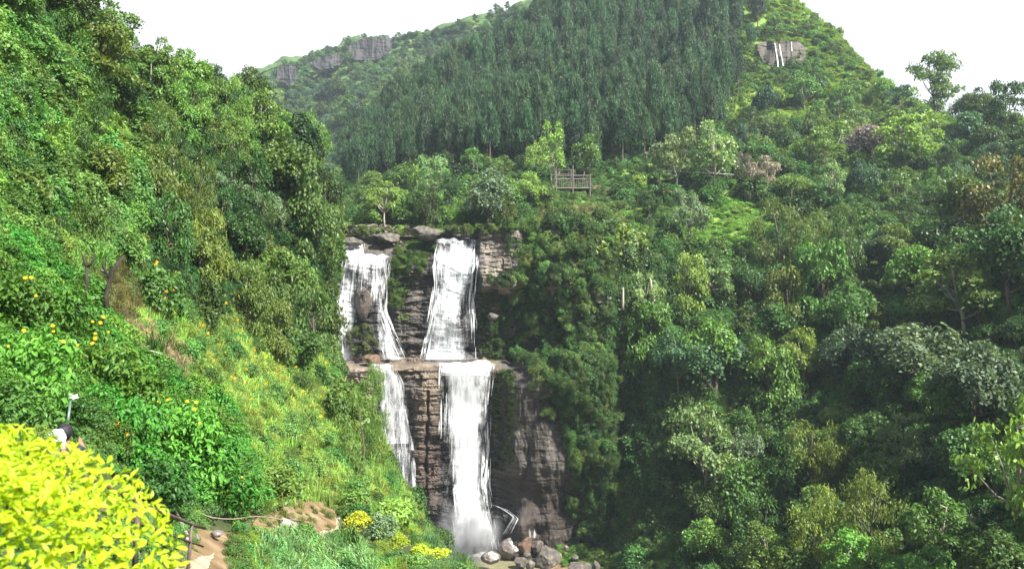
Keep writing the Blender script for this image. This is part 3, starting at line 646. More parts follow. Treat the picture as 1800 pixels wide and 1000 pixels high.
def build_assets():
    for s in range(4):                                   # round dense broadleaf
        rg = np.random.default_rng(100 + s); lb = []
        for k in range(15):
            d = sph(rg, 1)[0]; d[2] = abs(d[2]) * 1.25 - 0.45; r = rg.uniform(0.13, 0.2)
            lb.append(((d[0] * 0.33, d[1] * 0.33, 0.56 + d[2] * 0.33), (r, r, r * 0.85)))
        lb.append(((0, 0, 0.5), (0.26, 0.26, 0.24)))
        reg('round', crown_mesh(crown(lb, 21, 0.10, 16, 0.049, 0.6, rg, flatpad=.35)), trunk_mesh('trunk', lb, rg, 0.15))
    for s in range(4):                                   # open crown, leaf pads at the ends of limbs
        rg = np.random.default_rng(200 + s); lb = []
        for k in range(17):
            a = rg.uniform(0, 6.28); zz = rg.uniform(0.42, 0.95); q = (1 - ((zz - 0.62) / 0.45) ** 2) ** .5 if abs(zz - .62) < .44 else .2
            rr = rg.uniform(0.35, 1) * q * 0.42
            r = rg.uniform(0.085, 0.14); lb.append(((rr * math.cos(a), rr * math.sin(a), zz), (r, r, r * 0.42)))
        reg('open', crown_mesh(crown(lb, 15, 0.08, 15, 0.046, 0.55, rg, droop=0.15, flatpad=0.3, under=0.6)), trunk_mesh('trunk', lb, rg, 0.25, 0.02, PALEBARK, 14))
    for s in range(3):                                   # feathery fine crown
        rg = np.random.default_rng(300 + s); lb = []
        for k in range(20):
            d = sph(rg, 1)[0]; zz = 0.52 + d[2] * 0.36; r = rg.uniform(0.08, 0.15)
            lb.append(((d[0] * 0.34, d[1] * 0.34, zz), (r, r, r * 1.1)))
        reg('feather', crown_mesh(crown(lb, 16, 0.08, 20, 0.046, 0.24, rg, up=0.1, shell=0.8, updir=(0, 0, 1.0), flatpad=0.9)), trunk_mesh('trunk', lb, rg, 0.2, 0.02))
    for s in range(3):                                   # tall column hung with creepers
        rg = np.random.default_rng(400 + s); lb = []
        for k in range(18):
            zz = rg.uniform(0.12, 0.93); a = rg.uniform(0, 6.28); q = 0.30 * (1.05 - 0.45 * zz ** 2); r = rg.uniform(0.12, 0.2)
            lb.append(((q * math.cos(a), q * math.sin(a), zz), (r, r, 0.08)))
        reg('column', crown_mesh(crown(lb, 19, 0.095, 14, 0.05, 0.5, rg, droop=0.6, updir=(0, 0, -1.2))), trunk_mesh('trunk', lb, rg, 0.2))
    for s in range(2):                                   # tiered flat sprays (skyline tree)
        rg = np.random.default_rng(500 + s); lb = []
        for k in range(26):
            a = rg.uniform(0, 6.28); zz = rg.uniform(0.35, 0.97); q = rg.uniform(0.2, 1) * 0.5 * (1 - max(0, zz - 0.6) * 1.6)
            r = rg.uniform(0.10, 0.16); lb.append(((q * math.cos(a), q * math.sin(a), zz), (r, r, 0.014)))
        reg('tier', crown_mesh(crown(lb, 16, 0.07, 15, 0.042, 0.5, rg, droop=0.1, flatpad=0.12, under=1)), trunk_mesh('trunk', lb, rg, 0.3, 0.016, DARKBARK, 26, top=0.93))
    for s in range(5):                                   # plantation pine: long bare stem, narrow rough crown
        rg = np.random.default_rng(600 + s); lb = []
        z1 = rg.uniform(0.42, 0.54)
        for k in range(38):
            zz = z1 + (0.99 - z1) * (k / 37.0); a = k * 2.4 + rg.uniform(-.4, .4); q = 0.40 * (1 - ((zz - z1) / (1.03 - z1)) ** 3.0) * rg.uniform(0.45, 1.1) + 0.03
            r = rg.uniform(0.11, 0.19) * (1.15 - 0.35 * zz); lb.append(((q * math.cos(a), q * math.sin(a), zz), (r, r, 0.03)))
        cd = crown(lb, 8, 0.10, 15, 0.078, 0.26, rg, up=0.3, flatpad=0.6, updir=(0, 0, 0.5), under=0.7)
        V = cd[0]
        reg('pine', crown_mesh(cd), trunk_mesh('trunk', lb, rg, 0.45, 0.04, BARK, 6, 0.012, 0.97))
    for s in range(4):                                   # bush
        rg = np.random.default_rng(700 + s); lb = []
        for k in range(11):
            d = sph(rg, 1)[0]; d[2] = abs(d[2]); r = rg.uniform(0.13, 0.22); lb.append(((d[0] * 0.33, d[1] * 0.33, 0.2 + d[2] * 0.5), (r, r, r * 1.2)))
        reg('bush', crown_mesh(crown(lb, 17, 0.11, 11, 0.08, 0.55, rg, under=0.2, flatpad=.4), name='foliage'), None)
    for s in range(3):                                   # fine shrub
        rg = np.random.default_rng(750 + s); lb = []
        for k in range(12):
            d = sph(rg, 1)[0]; d[2] = abs(d[2]); r = rg.uniform(0.1, 0.2); lb.append(((d[0] * 0.33, d[1] * 0.33, 0.15 + d[2] * 0.55), (r, r, r * 1.3)))
        reg('shrub', crown_mesh(crown(lb, 16, 0.1, 15, 0.06, 0.3, rg, updir=(0, 0, 1), flatpad=0.9), name='foliage'), None)
    for s in range(3):                                   # broad-leaved shrub seen from near
        rg = np.random.default_rng(800 + s); lb = []
        for k in range(12):
            d = sph(rg, 1)[0]; d[2] = abs(d[2]); r = rg.uniform(0.13, 0.21); lb.append(((d[0] * 0.34, d[1] * 0.34, 0.15 + d[2] * 0.52), (r, r, r * 1.2)))
        reg('leafy', crown_mesh(crown(lb, 17, 0.1, 10, 0.066, 0.5, rg, kind='leaf', updir=(0, 0, -0.5), under=0.25), name='foliage'), None)
    for s in range(3):                                   # grass tuft, arching blades
        rg = np.random.default_rng(900 + s)
        for kd, nb, wd, sp in (('grass', 130, 0.014, 0.42), ('reed', 90, 0.026, 0.62)):
            V = []; Q = []; tn = []
            for k in range(nb):
                a = rg.uniform(0, 6.28); r0 = 0.32 * rg.random() ** .5; h = rg.uniform(0.45, 1.0); b0 = rg.uniform(0, 6.28)
                d = np.array([math.cos(a), math.sin(a), 0]); side = np.array([-math.sin(a), math.cos(a), 0]); p0 = np.array([math.cos(b0), math.sin(b0), 0]) * r0
                o = sp * rg.uniform(0.3, 1)
                pts = [p0, p0 + d * o * 0.25 + np.array([0, 0, h * 0.55]), p0 + d * o * 0.65 + np.array([0, 0, h * 0.9]), p0 + d * o * 1.05 + np.array([0, 0, h * (0.95 if kd == 'grass' else 0.72)])]
                w_ = [wd, wd * 1.2, wd * 0.8, wd * 0.1]; n0 = len(V)
                for p_, w2 in zip(pts, w_): V += [p_ - side * w2, p_ + side * w2]
                for j in range(3): Q.append((n0 + 2 * j, n0 + 2 * j + 1, n0 + 2 * j + 3, n0 + 2 * j + 2))
                tn += [float(np.clip(rg.normal(0.5, 0.2), 0, 1))] * 8
            reg(kd, mesh('blades', np.array(V), [np.array(Q)], [FOL], tone=np.array(tn)), None)
    for s in range(3):                                   # low-detail clump for very far slopes
        rg = np.random.default_rng(950 + s); lb = []
        for k in range(7):
            d = sph(rg, 1)[0]; d[2] = abs(d[2]); r = rg.uniform(0.16, 0.26); lb.append(((d[0] * 0.3, d[1] * 0.3, 0.25 + d[2] * 0.4), (r, r, r)))
        reg('clump', crown_mesh(crown(lb, 12, 0.13, 9, 0.11, 0.6, rg, under=0.2), name='foliage'), None)
build_assets()

PAL = dict(deep=(.032, .072, .018), dark=(.052, .108, .024), mid=(.088, .168, .032), lime=(.135, .235, .045), bright=(.105, .215, .038), olive=(.088, .135, .028),
           yel=(.140, .200, .036), blue=(.052, .115, .052), grey=(.100, .155, .080), rust=(.125, .120, .035), pink=(.19, .16, .165), pine=(.034, .078, .030),
           gold=(.40, .50, .014), pale=(.15, .235, .085), straw=(.26, .22, .13), teal=(.062, .140, .064), brown=(.07, .05, .03), ash=(.19, .165, .14))
def pal(c): return PAL[c] if isinstance(c, str) else c
CNT = {}
def plant(kind, col, p, w_, h_, name, label, cat, group=None, v=None, rz=None, parts=True, trunkmat=None):
    """one tree or bush of width w_ and height h_ rooted at point p"""
    if v is None:
        CNT[kind] = CNT.get(kind, 0) + 1; v = CNT[kind]
    cv, tm = AS[kind][v % len(AS[kind])]
    rz = random.uniform(0, 6.28) if rz is None else rz
    sc = (w_, w_, h_)
    if tm is not None:
        root = empty(name, p, rz, sc)
        t = link('trunk', tm, root); c = link('crown', cv, root); c.color = (*pal(col), 1)
    else:
        root = link(name, cv, None, p); root.rotation_euler = (0, 0, rz); root.scale = sc; root.color = (*pal(col), 1)
    tag(root, label, cat, group)
    return root
def byimg(sheet, kind, col, x0, y0, x1, y1, name, label, cat='tree', group=None, sink=0.25, v=None, Y=None):
    """a plant seen inside the picture box x0,y0-x1,y1, rooted on the ground there"""
    cx = (x0 + x1) / 2
    p = sheet.at(cx, min(y1, 1180)) if Y is None else W(cx, y1, Y)
    w_ = (x1 - x0) / FP * p[1]; h_ = (y1 - y0) / FP * p[1]
    p = p - np.array([0, 0, sink * 0.1 * h_])
    return plant(kind, col, p, w_ * (1.0), h_ * 1.03, name, label, cat, group, v)

# geometry-node scatter for plant masses nobody could count
SRC = {}
def src_coll(kinds, col):
    key = (tuple(kinds), col if isinstance(col, str) else tuple(col))
    if key in SRC: return SRC[key]
    c = bpy.data.collections.new('plants_%d' % len(SRC)); n = 0
    fm = foliage_mat('leaves_%s' % (col if isinstance(col, str) else 'mix'), pal(col), spread=1.25)
    for k in kinds:
        for cv, tm in AS[k]:
            me = cv.copy(); me.materials.clear(); me.materials.append(fm)
            if k == 'pine' and tm is not None:
                a = cv; nv = len(a.vertices); va = np.empty(nv * 3, np.float32); a.vertices.foreach_get('co', va)
                tv = np.empty(len(tm.vertices) * 3, np.float32); tm.vertices.foreach_get('co', tv)
                fa = [tuple(p.vertices) for p in a.polygons]; fb = [tuple(i + nv for i in p.vertices) for p in tm.polygons]
                tone = np.empty(nv, np.float32); a.attributes['tone'].data.foreach_get('value', tone)
                q4 = np.array([f for f in fa if len(f) == 4] + [f for f in fb if len(f) == 4]); q3 = [f for f in fb if len(f) == 3]
                me = mesh('pine', np.concatenate([va.reshape(-1, 3), tv.reshape(-1, 3)]), [q4, np.array(q3)], [fm, BARK],
                          midx=[0] * len(fa) + [1] * (len(q4) - len(fa)) + [1] * len(q3), tone=np.concatenate([tone, np.full(len(tm.vertices), .5)]))
            o = bpy.data.objects.new('plant_%02d' % n, me); c.objects.link(o); n += 1
    SRC[key] = (c, n); return SRC[key]
def scatter(name, P, W_, H_, kinds, col, rg, label=None, cat=None, tilt=0.15, kind='stuff'):
    if len(P) == 0: return None
    c, nvar = src_coll(kinds, col); n = len(P)
    me = bpy.data.meshes.new(name); me.vertices.add(n); me.vertices.foreach_set('co', np.asarray(P, np.float32).ravel())
    a = me.attributes.new('rot', 'FLOAT_VECTOR', 'POINT'); a.data.foreach_set('vector', np.stack([rg.normal(0, tilt, n), rg.normal(0, tilt, n), rg.uniform(0, 6.28, n)], 1).astype(np.float32).ravel())
    a = me.attributes.new('scl', 'FLOAT_VECTOR', 'POINT'); a.data.foreach_set('vector', np.stack([W_, W_, H_], 1).astype(np.float32).ravel())
    a = me.attributes.new('vid', 'INT', 'POINT'); a.data.foreach_set('value', rg.integers(0, nvar, n).astype(np.int32))
    o = link(name, me); ng = bpy.data.node_groups.new('scatter_' + name, 'GeometryNodeTree')
    ng.interface.new_socket('Geometry', in_out='INPUT', socket_type='NodeSocketGeometry'); ng.interface.new_socket('Geometry', in_out='OUTPUT', socket_type='NodeSocketGeometry')
    nn, ll = ng.nodes, ng.links; gi = nn.new('NodeGroupInput'); go = nn.new('NodeGroupOutput')
    ip = nn.new('GeometryNodeInstanceOnPoints'); ci = nn.new('GeometryNodeCollectionInfo'); ci.inputs[0].default_value = c; ci.inputs[1].default_value = True; ci.inputs[2].default_value = True
    def na(nm, tp):
        x = nn.new('GeometryNodeInputNamedAttribute'); x.data_type = tp; x.inputs[0].default_value = nm; return x.outputs[0]
    ll.new(gi.outputs[0], ip.inputs['Points']); ll.new(ci.outputs[0], ip.inputs['Instance']); ip.inputs['Pick Instance'].default_value = True
    ll.new(na('vid', 'INT'), ip.inputs['Instance Index']); ll.new(na('rot', 'FLOAT_VECTOR'), ip.inputs['Rotation']); ll.new(na('scl', 'FLOAT_VECTOR'), ip.inputs['Scale'])
    ll.new(ip.outputs[0], go.inputs[0])
    md = o.modifiers.new('scatter', 'NODES'); md.node_group = ng
    tag(o, label, cat, kind=kind); return o
EXL = [[(135,505),(205,490),(222,560),(205,585),(138,585)], [(325,935),(352,925),(410,930),(410,960),(400,1015),(380,1075),(270,1090),(300,1000)], [(532,948),(530,925),(560,903),(604,900),(610,932),(590,965),(545,970)],
       [(430,925),(455,902),(520,885),(560,880),(590,905),(560,925),(520,958),(440,950)], [(205,560),(235,590),(300,620),(325,655),(300,680),(240,650),(205,610),(170,570)],
       [(590,925),(660,925),(664,965),(594,970)], [(668,940),(722,940),(730,985),(672,985)], [(715,965),(800,972),(805,1005),(716,1000)]]
EXM = [[(975,338),(1042,338),(1080,335),(1095,352),(1040,356),(980,354)], [(1170,370),(1340,365),(1360,450),(1190,450)], [(650,380),(650,320),(900,290),(1240,270),(1240,330),(1100,350),(960,350),(800,345)],
       [(1270,-60),(1390,-10),(1500,80),(1560,160),(1700,230),(1700,260),(1560,250),(1400,240),(1240,240)], [(1050,360),(1170,360),(1170,430),(1080,430)], [(960,340),(1060,340),(1060,400),(960,390)]]
def patch(sheet, poly, kinds, col, s0, s1, n, name, label, cat, asp=0.9, seed=1, clump=0.0, phys=(0.25, 6.0), sink=0.12, tilt=0.15):
    rg = np.random.default_rng(seed * 13 + n); P = sheet.sample(poly, n, rg, clump, seed)
    if len(P) == 0: return None
    w_ = np.clip(rg.uniform(s0, s1, len(P)) * P[:, 1] / FP, *phys); h_ = w_ * asp * rg.uniform(0.75, 1.25, len(P))
    if sheet is L or sheet is M:
        qx, qy = proj(P); k = np.ones(len(P), bool)
        for pg in (([] if seed in (84, 7, 8) else EXL + ([BAND] if seed == 1 else [])) if sheet is L else (EXM if seed in (21, 26) else [])): k &= ~inpoly(qx, qy, pg)
        P, w_, h_ = P[k], w_[k], h_[k]
    P = P.copy(); P[:, 2] -= h_ * sink
    return scatter(name, P, w_, h_, kinds, col, rg, label, cat, tilt)

# ================================================================== planting
random.seed(5)
# ---- undergrowth, sheet by sheet (masses of plants nobody could count)
PALL = [(-60,-120),(120,0),(300,110),(500,210),(600,350),(600,640),(760,900),(900,1060),(-60,1100)]
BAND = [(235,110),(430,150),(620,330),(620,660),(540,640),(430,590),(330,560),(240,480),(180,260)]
EXLB = [BAND]
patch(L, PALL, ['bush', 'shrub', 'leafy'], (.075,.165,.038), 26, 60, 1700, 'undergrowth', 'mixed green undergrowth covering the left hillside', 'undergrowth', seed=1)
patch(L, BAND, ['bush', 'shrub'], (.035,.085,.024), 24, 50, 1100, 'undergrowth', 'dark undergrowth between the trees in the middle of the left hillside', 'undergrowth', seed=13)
patch(L, [(-40,60),(150,120),(260,330),(240,470),(100,480),(-40,440)], ['shrub', 'grass', 'bush'], 'lime', 24, 62, 900, 'grass', 'tall light green grass and weeds on the upper left slope', 'grass', seed=2)
patch(L, [(-40,60),(150,120),(260,330),(240,470),(100,480),(-40,440)], ['bush', 'leafy'], (.085,.19,.04), 34, 90, 480, 'undergrowth', 'bright green shrubs in the tall grass of the upper left slope', 'undergrowth', seed=3, clump=2)
patch(L, [(230,560),(420,560),(600,640),(690,800),(740,920),(560,930),(420,880),(330,740),(230,640)], ['grass', 'shrub', 'grass'], (.20,.31,.065), 20, 42, 3000, 'grass', 'light green grass and weeds on the sunny slope left of the falls', 'grass', seed=4)
patch(L, [(300,640),(600,640),(690,800),(740,920),(560,900),(420,860)], ['bush', 'shrub'], 'lime', 22, 42, 300, 'undergrowth', 'light green weeds and low shrubs on the sunny slope left of the falls', 'undergrowth', seed=5, clump=2)
patch(L, [(330,600),(560,600),(600,780),(500,830),(400,740)], ['shrub'], (.21,.27,.05), 20, 36, 300, 'weeds', 'yellow green flowering weeds on the sunny slope left of the falls', 'weeds', seed=6, clump=2.5)
patch(L, [(215,575),(300,600),(350,690),(300,700),(220,640)], ['grass', 'shrub'], 'straw', 20, 40, 260, 'dry_grass', 'dry straw coloured grass below the dead forked tree', 'dry grass', seed=7)
patch(L, [(60,440),(230,440),(280,560),(170,600),(80,520)], ['shrub', 'grass'], (.13,.13,.045), 24, 44, 240, 'dry_grass', 'dry brownish weeds around the dead forked tree', 'dry grass', seed=8)
patch(L, [(420,930),(520,925),(700,925),(880,1010),(900,1100),(430,1100)], ['grass', 'shrub'], (.15,.24,.035), 24, 44, 2800, 'ground_cover', 'yellow green ground cover on the near bank left of the pool', 'ground cover', seed=9, asp=0.55)
patch(L, [(500,935),(620,940),(650,1010),(640,1090),(440,1090),(450,990)], ['reed', 'grass'], (.13,.25,.085), 26, 52, 800, 'grass', 'long bluish green grass in the bottom centre left of the pool', 'grass', seed=10)
patch(L, [(740,950),(880,990),(940,1060),(760,1060)], ['shrub', 'grass'], (.07,.14,.05), 24, 44, 420, 'undergrowth', 'low green weeds on the bank beside the pool', 'undergrowth', seed=11)
patch(L, [(560,300),(620,400),(620,700),(560,640)], ['bush'], 'dark', 34, 60, 260, 'undergrowth', 'dark creepers hanging beside the upper left falls', 'undergrowth', seed=12)

PM = [(400,440),(640,395),(880,400),(930,430),(960,640),(1000,930),(1020,1080),(1900,1100),(2000,200),(1700,200),(1500,80),(1380,-10),(1300,-60),(900,60),(600,330)]
patch(M, PM, ['bush', 'shrub', 'bush'], 'dark', 26, 58, 5200, 'undergrowth', 'dark green undergrowth between the trees right of and behind the falls', 'undergrowth', seed=21, phys=(1, 9))
patch(M, [(1280,-20),(1390,0),(1500,80),(1560,160),(1700,230),(1760,330),(1640,400),(1400,380),(1240,320),(1250,200)], ['clump', 'grass'], (.16,.25,.04), 9, 20, 6000, 'grass', 'yellow green grass and scrub on the mountain slope right of the pines', 'grass', seed=22, phys=(1, 9), asp=0.6)
patch(M, [(1280,-20),(1390,0),(1500,80),(1560,160),(1700,230),(1760,330),(1640,400),(1400,380),(1240,320),(1250,200)], ['bush', 'clump'], (.08,.165,.03), 12, 24, 800, 'shrubs', 'scattered green shrubs on the mountain slope right of the pines', 'shrubs', seed=23, clump=4.0, phys=(1, 9))
patch(M, [(640,380),(650,320),(900,290),(1240,270),(1240,330),(1100,350),(960,350),(800,345)], ['clump', 'shrub'], (.06,.13,.03), 8, 20, 1100, 'undergrowth', 'low green growth at the foot of the plantation pines', 'undergrowth', seed=34, phys=(.6, 3))
patch(M, [(1050,390),(1200,350),(1420,340),(1560,380),(1560,440),(1330,470),(1180,460)], ['grass', 'clump'], (.16,.30,.06), 10, 20, 3600, 'grass', 'bright grass of the terraced clearing above the gorge', 'grass', seed=24, asp=0.5, phys=(.5, 3))
patch(M, [(930,350),(1110,345),(1190,360),(1190,470),(1020,470)], ['clump', 'shrub'], (.09,.16,.04), 8, 18, 1500, 'undergrowth', 'low green scrub on the slope around the wooden shed', 'undergrowth', seed=35, phys=(.5, 3))
patch(M, [(930,380),(1050,370),(1120,420),(1180,470),(1020,470)], ['shrub', 'grass'], (.17,.18,.07), 12, 24, 500, 'dry_grass', 'pale dry grass on the slope below the wooden shed', 'dry grass', seed=25, phys=(.5, 4))
patch(M, [(610,395),(900,395),(900,330),(760,290),(640,340)], ['bush', 'shrub'], 'mid', 26, 48, 420, 'undergrowth', 'green bushes on the slope between the falls and the pine plantation', 'undergrowth', seed=26, phys=(1, 6))
patch(M, [(620,350),(800,320),(960,310),(1240,290),(1300,150),(1300,-60),(900,60),(640,290)], ['clump'], 'pine', 16, 30, 1200, 'undergrowth', 'dark undergrowth below the plantation pines', 'undergrowth', seed=27, phys=(1, 6))
patch(M, [(1560,350),(1700,350),(1720,420),(1580,420)], ['grass', 'clump'], (.13,.24,.045), 12, 20, 700, 'grass', 'bright grassy clearing left of the dark orange-tipped trees', 'grass', seed=28, asp=0.5)
patch(M, [(940,440),(1180,470),(1180,700),(1160,930),(1010,930),(985,700),(950,660)], ['bush', 'column', 'bush', 'shrub'], 'dark', 30, 62, 620, 'creepers', 'dark creepers draping the steep gorge wall right of the falls', 'creepers', seed=29, phys=(1, 10), asp=1.3)
# far ridge
RP = [(300,200),(480,130),(620,78),(760,60),(900,25),(1060,-40),(1060,300),(640,400),(300,420)]
patch(N, RP, ['clump', 'bush'], (.07,.135,.045), 11, 22, 4600, 'far_forest', 'dark scrub forest covering the distant ridge', 'forest', seed=31, phys=(3, 16), clump=1.2)
patch(N, [(600,200),(700,120),(900,40),(1060,-20),(1060,60),(800,120),(640,200),(520,250)], ['clump', 'grass'], (.17,.24,.05), 7, 15, 4200, 'grass', 'light green grass strip along the shoulder of the distant ridge', 'grass', seed=32, clump=1.4, phys=(2, 12), asp=.6)
patch(N, [(440,150),(560,100),(700,68),(900,26),(1000,-10),(1000,30),(700,110),(480,170)], ['clump'], (.10,.15,.03), 6, 12, 900, 'grass', 'thin grass and scrub on the crest of the distant ridge', 'grass', seed=33, phys=(2, 9), asp=.6)
# gorge floor
def floor_patch(poly, kinds, col, s0, s1, n, name, label, cat, asp=.6, seed=1):
    rg = np.random.default_rng(seed); P = GP.reshape(-1, 3); px, py = [], []
    xs_ = rg.uniform(0, 58.99, 40000); ys_ = rg.uniform(0, 58.99, 40000); i = ys_.astype(int); j = xs_.astype(int); f = (ys_ - i)[:, None]; g_ = (xs_ - j)[:, None]
    Q = GP[i, j] * (1 - f) * (1 - g_) + GP[i + 1, j] * f * (1 - g_) + GP[i, j + 1] * (1 - f) * g_ + GP[i + 1, j + 1] * f * g_
    px, py = proj(Q); Q = Q[inpoly(px, py, poly)][:n]; w_ = rg.uniform(s0, s1, len(Q))
    scatter(name, Q - np.array([0, 0, .1]), w_, w_ * asp, kinds, col, rg, label, cat)
floor_patch([(975,955),(1040,950),(1110,975),(1090,1040),(990,990)], ['clump', 'grass'], (.12,.21,.025), .6, 1.2, 900, 'grass', 'bright yellow green grass on the flat bank right of the pool', 'grass', seed=41)
floor_patch([(940,925),(1200,925),(1230,960),(1230,1080),(1060,1080),(960,960)], ['clump', 'bush'], 'mid', .8, 1.8, 1500, 'undergrowth', 'low green weeds on the shaded gorge floor below the overhang', 'undergrowth', seed=42)
floor_patch([(1060,935),(1190,935),(1190,965),(1080,970)], ['clump', 'grass'], (.13,.085,.035), .6, 1.0, 160, 'dry_grass', 'reddish brown dry weeds on the shaded gorge floor', 'dry grass', seed=43)
# moss tufts and ferns on the cliff
def cliff_patch(poly, kinds, col, s0, s1, n, name, label, cat, seed=1, asp=1.0):
    rg = np.random.default_rng(seed); xs_ = rg.uniform(548, 1075, 30000); ys_ = rg.uniform(402, 1000, 30000); ok = inpoly(xs_, ys_, poly); xs_, ys_ = xs_[ok][:n], ys_[ok][:n]
    Y = cliff_Y(xs_, ys_); P = np.stack([(xs_ - 900) / FP * Y, Y, (500 - ys_) / FP * Y], -1); w_ = rg.uniform(s0, s1, len(P))
    scatter(name, P, w_, w_ * asp, kinds, col, rg, label, cat, tilt=0.4)
cliff_patch([(694,432),(762,424),(756,440),(742,480),(724,500),(705,545),(680,545),(676,500),(688,460)], ['clump', 'shrub'], (.055,.105,.014), .6, 1.5, 330, 'cliff_plants', 'mossy green plants on the rock between the two upper falls', 'plants', 51)
cliff_patch([(725,425),(762,422),(760,440),(735,470),(722,460)], ['bush', 'shrub'], 'dark', 1.2, 2.2, 40, 'cliff_plants', 'dark green bushes under the flat-topped boulder at the cliff top', 'plants', 52)
cliff_patch([(845,500),(915,470),(925,560),(925,640),(840,625),(842,560)], ['clump', 'shrub'], (.045,.085,.02), .7, 1.8, 420, 'cliff_plants', 'green plants and moss on the rock face right of the upper falls', 'plants', 53)
cliff_patch([(868,660),(905,650),(900,740),(905,820),(872,830)], ['clump'], (.045,.095,.012), .4, 1.1, 260, 'moss', 'moss on the dark rock right of the lower falls', 'moss', 54)
cliff_patch([(905,640),(1000,650),(1075,640),(1075,830),(1010,820),(985,720),(960,670)], ['bush', 'shrub'], 'dark', 1.3, 2.8, 300, 'creepers', 'creepers hanging over the grey overhanging rock wall', 'creepers', 55, 1.5)
cliff_patch([(985,640),(1075,600),(1075,960),(1020,930),(1000,820)], ['bush', 'column'], 'dark', 1.6, 3, 340, 'creepers', 'dark creepers in the shade beside the overhang', 'creepers', 56, 1.5)
cliff_patch([(905,400),(1075,400),(1075,650),(915,650)], ['bush', 'shrub', 'column'], 'dark', 1.8, 3.4, 300, 'creepers', 'thick green creepers covering the cliff right of the upper falls', 'creepers', 57, 1.3)
cliff_patch([(905,400),(1075,400),(1075,650),(915,650)], ['round', 'open', 'bush'], (.095,.17,.04), 2.0, 4.2, 110, 'cliff_bushes', 'lighter green bushes among the creepers on the cliff right of the upper falls', 'bushes', 60, 1.0)
cliff_patch([(905,400),(1075,400),(1075,900),(990,800),(915,650)], ['feather', 'shrub'], 'olive', 2.0, 4.0, 60, 'cliff_bushes', 'olive bushes among the creepers on the gorge wall right of the falls', 'bushes', 61, 1.0)
cliff_patch([(600,560),(640,575),(665,610),(650,632),(605,632),(598,600)], ['shrub', 'clump'], (.085,.12,.03), .8, 1.7, 90, 'cliff_plants', 'olive grass at the foot of the upper left falls', 'plants', 58)
cliff_patch([(600,405),(900,402),(900,414),(600,420)], ['clump', 'grass'], (.09,.14,.03), .7, 1.6, 150, 'grass', 'grass tufts growing among the cliff top boulders', 'grass', 59)

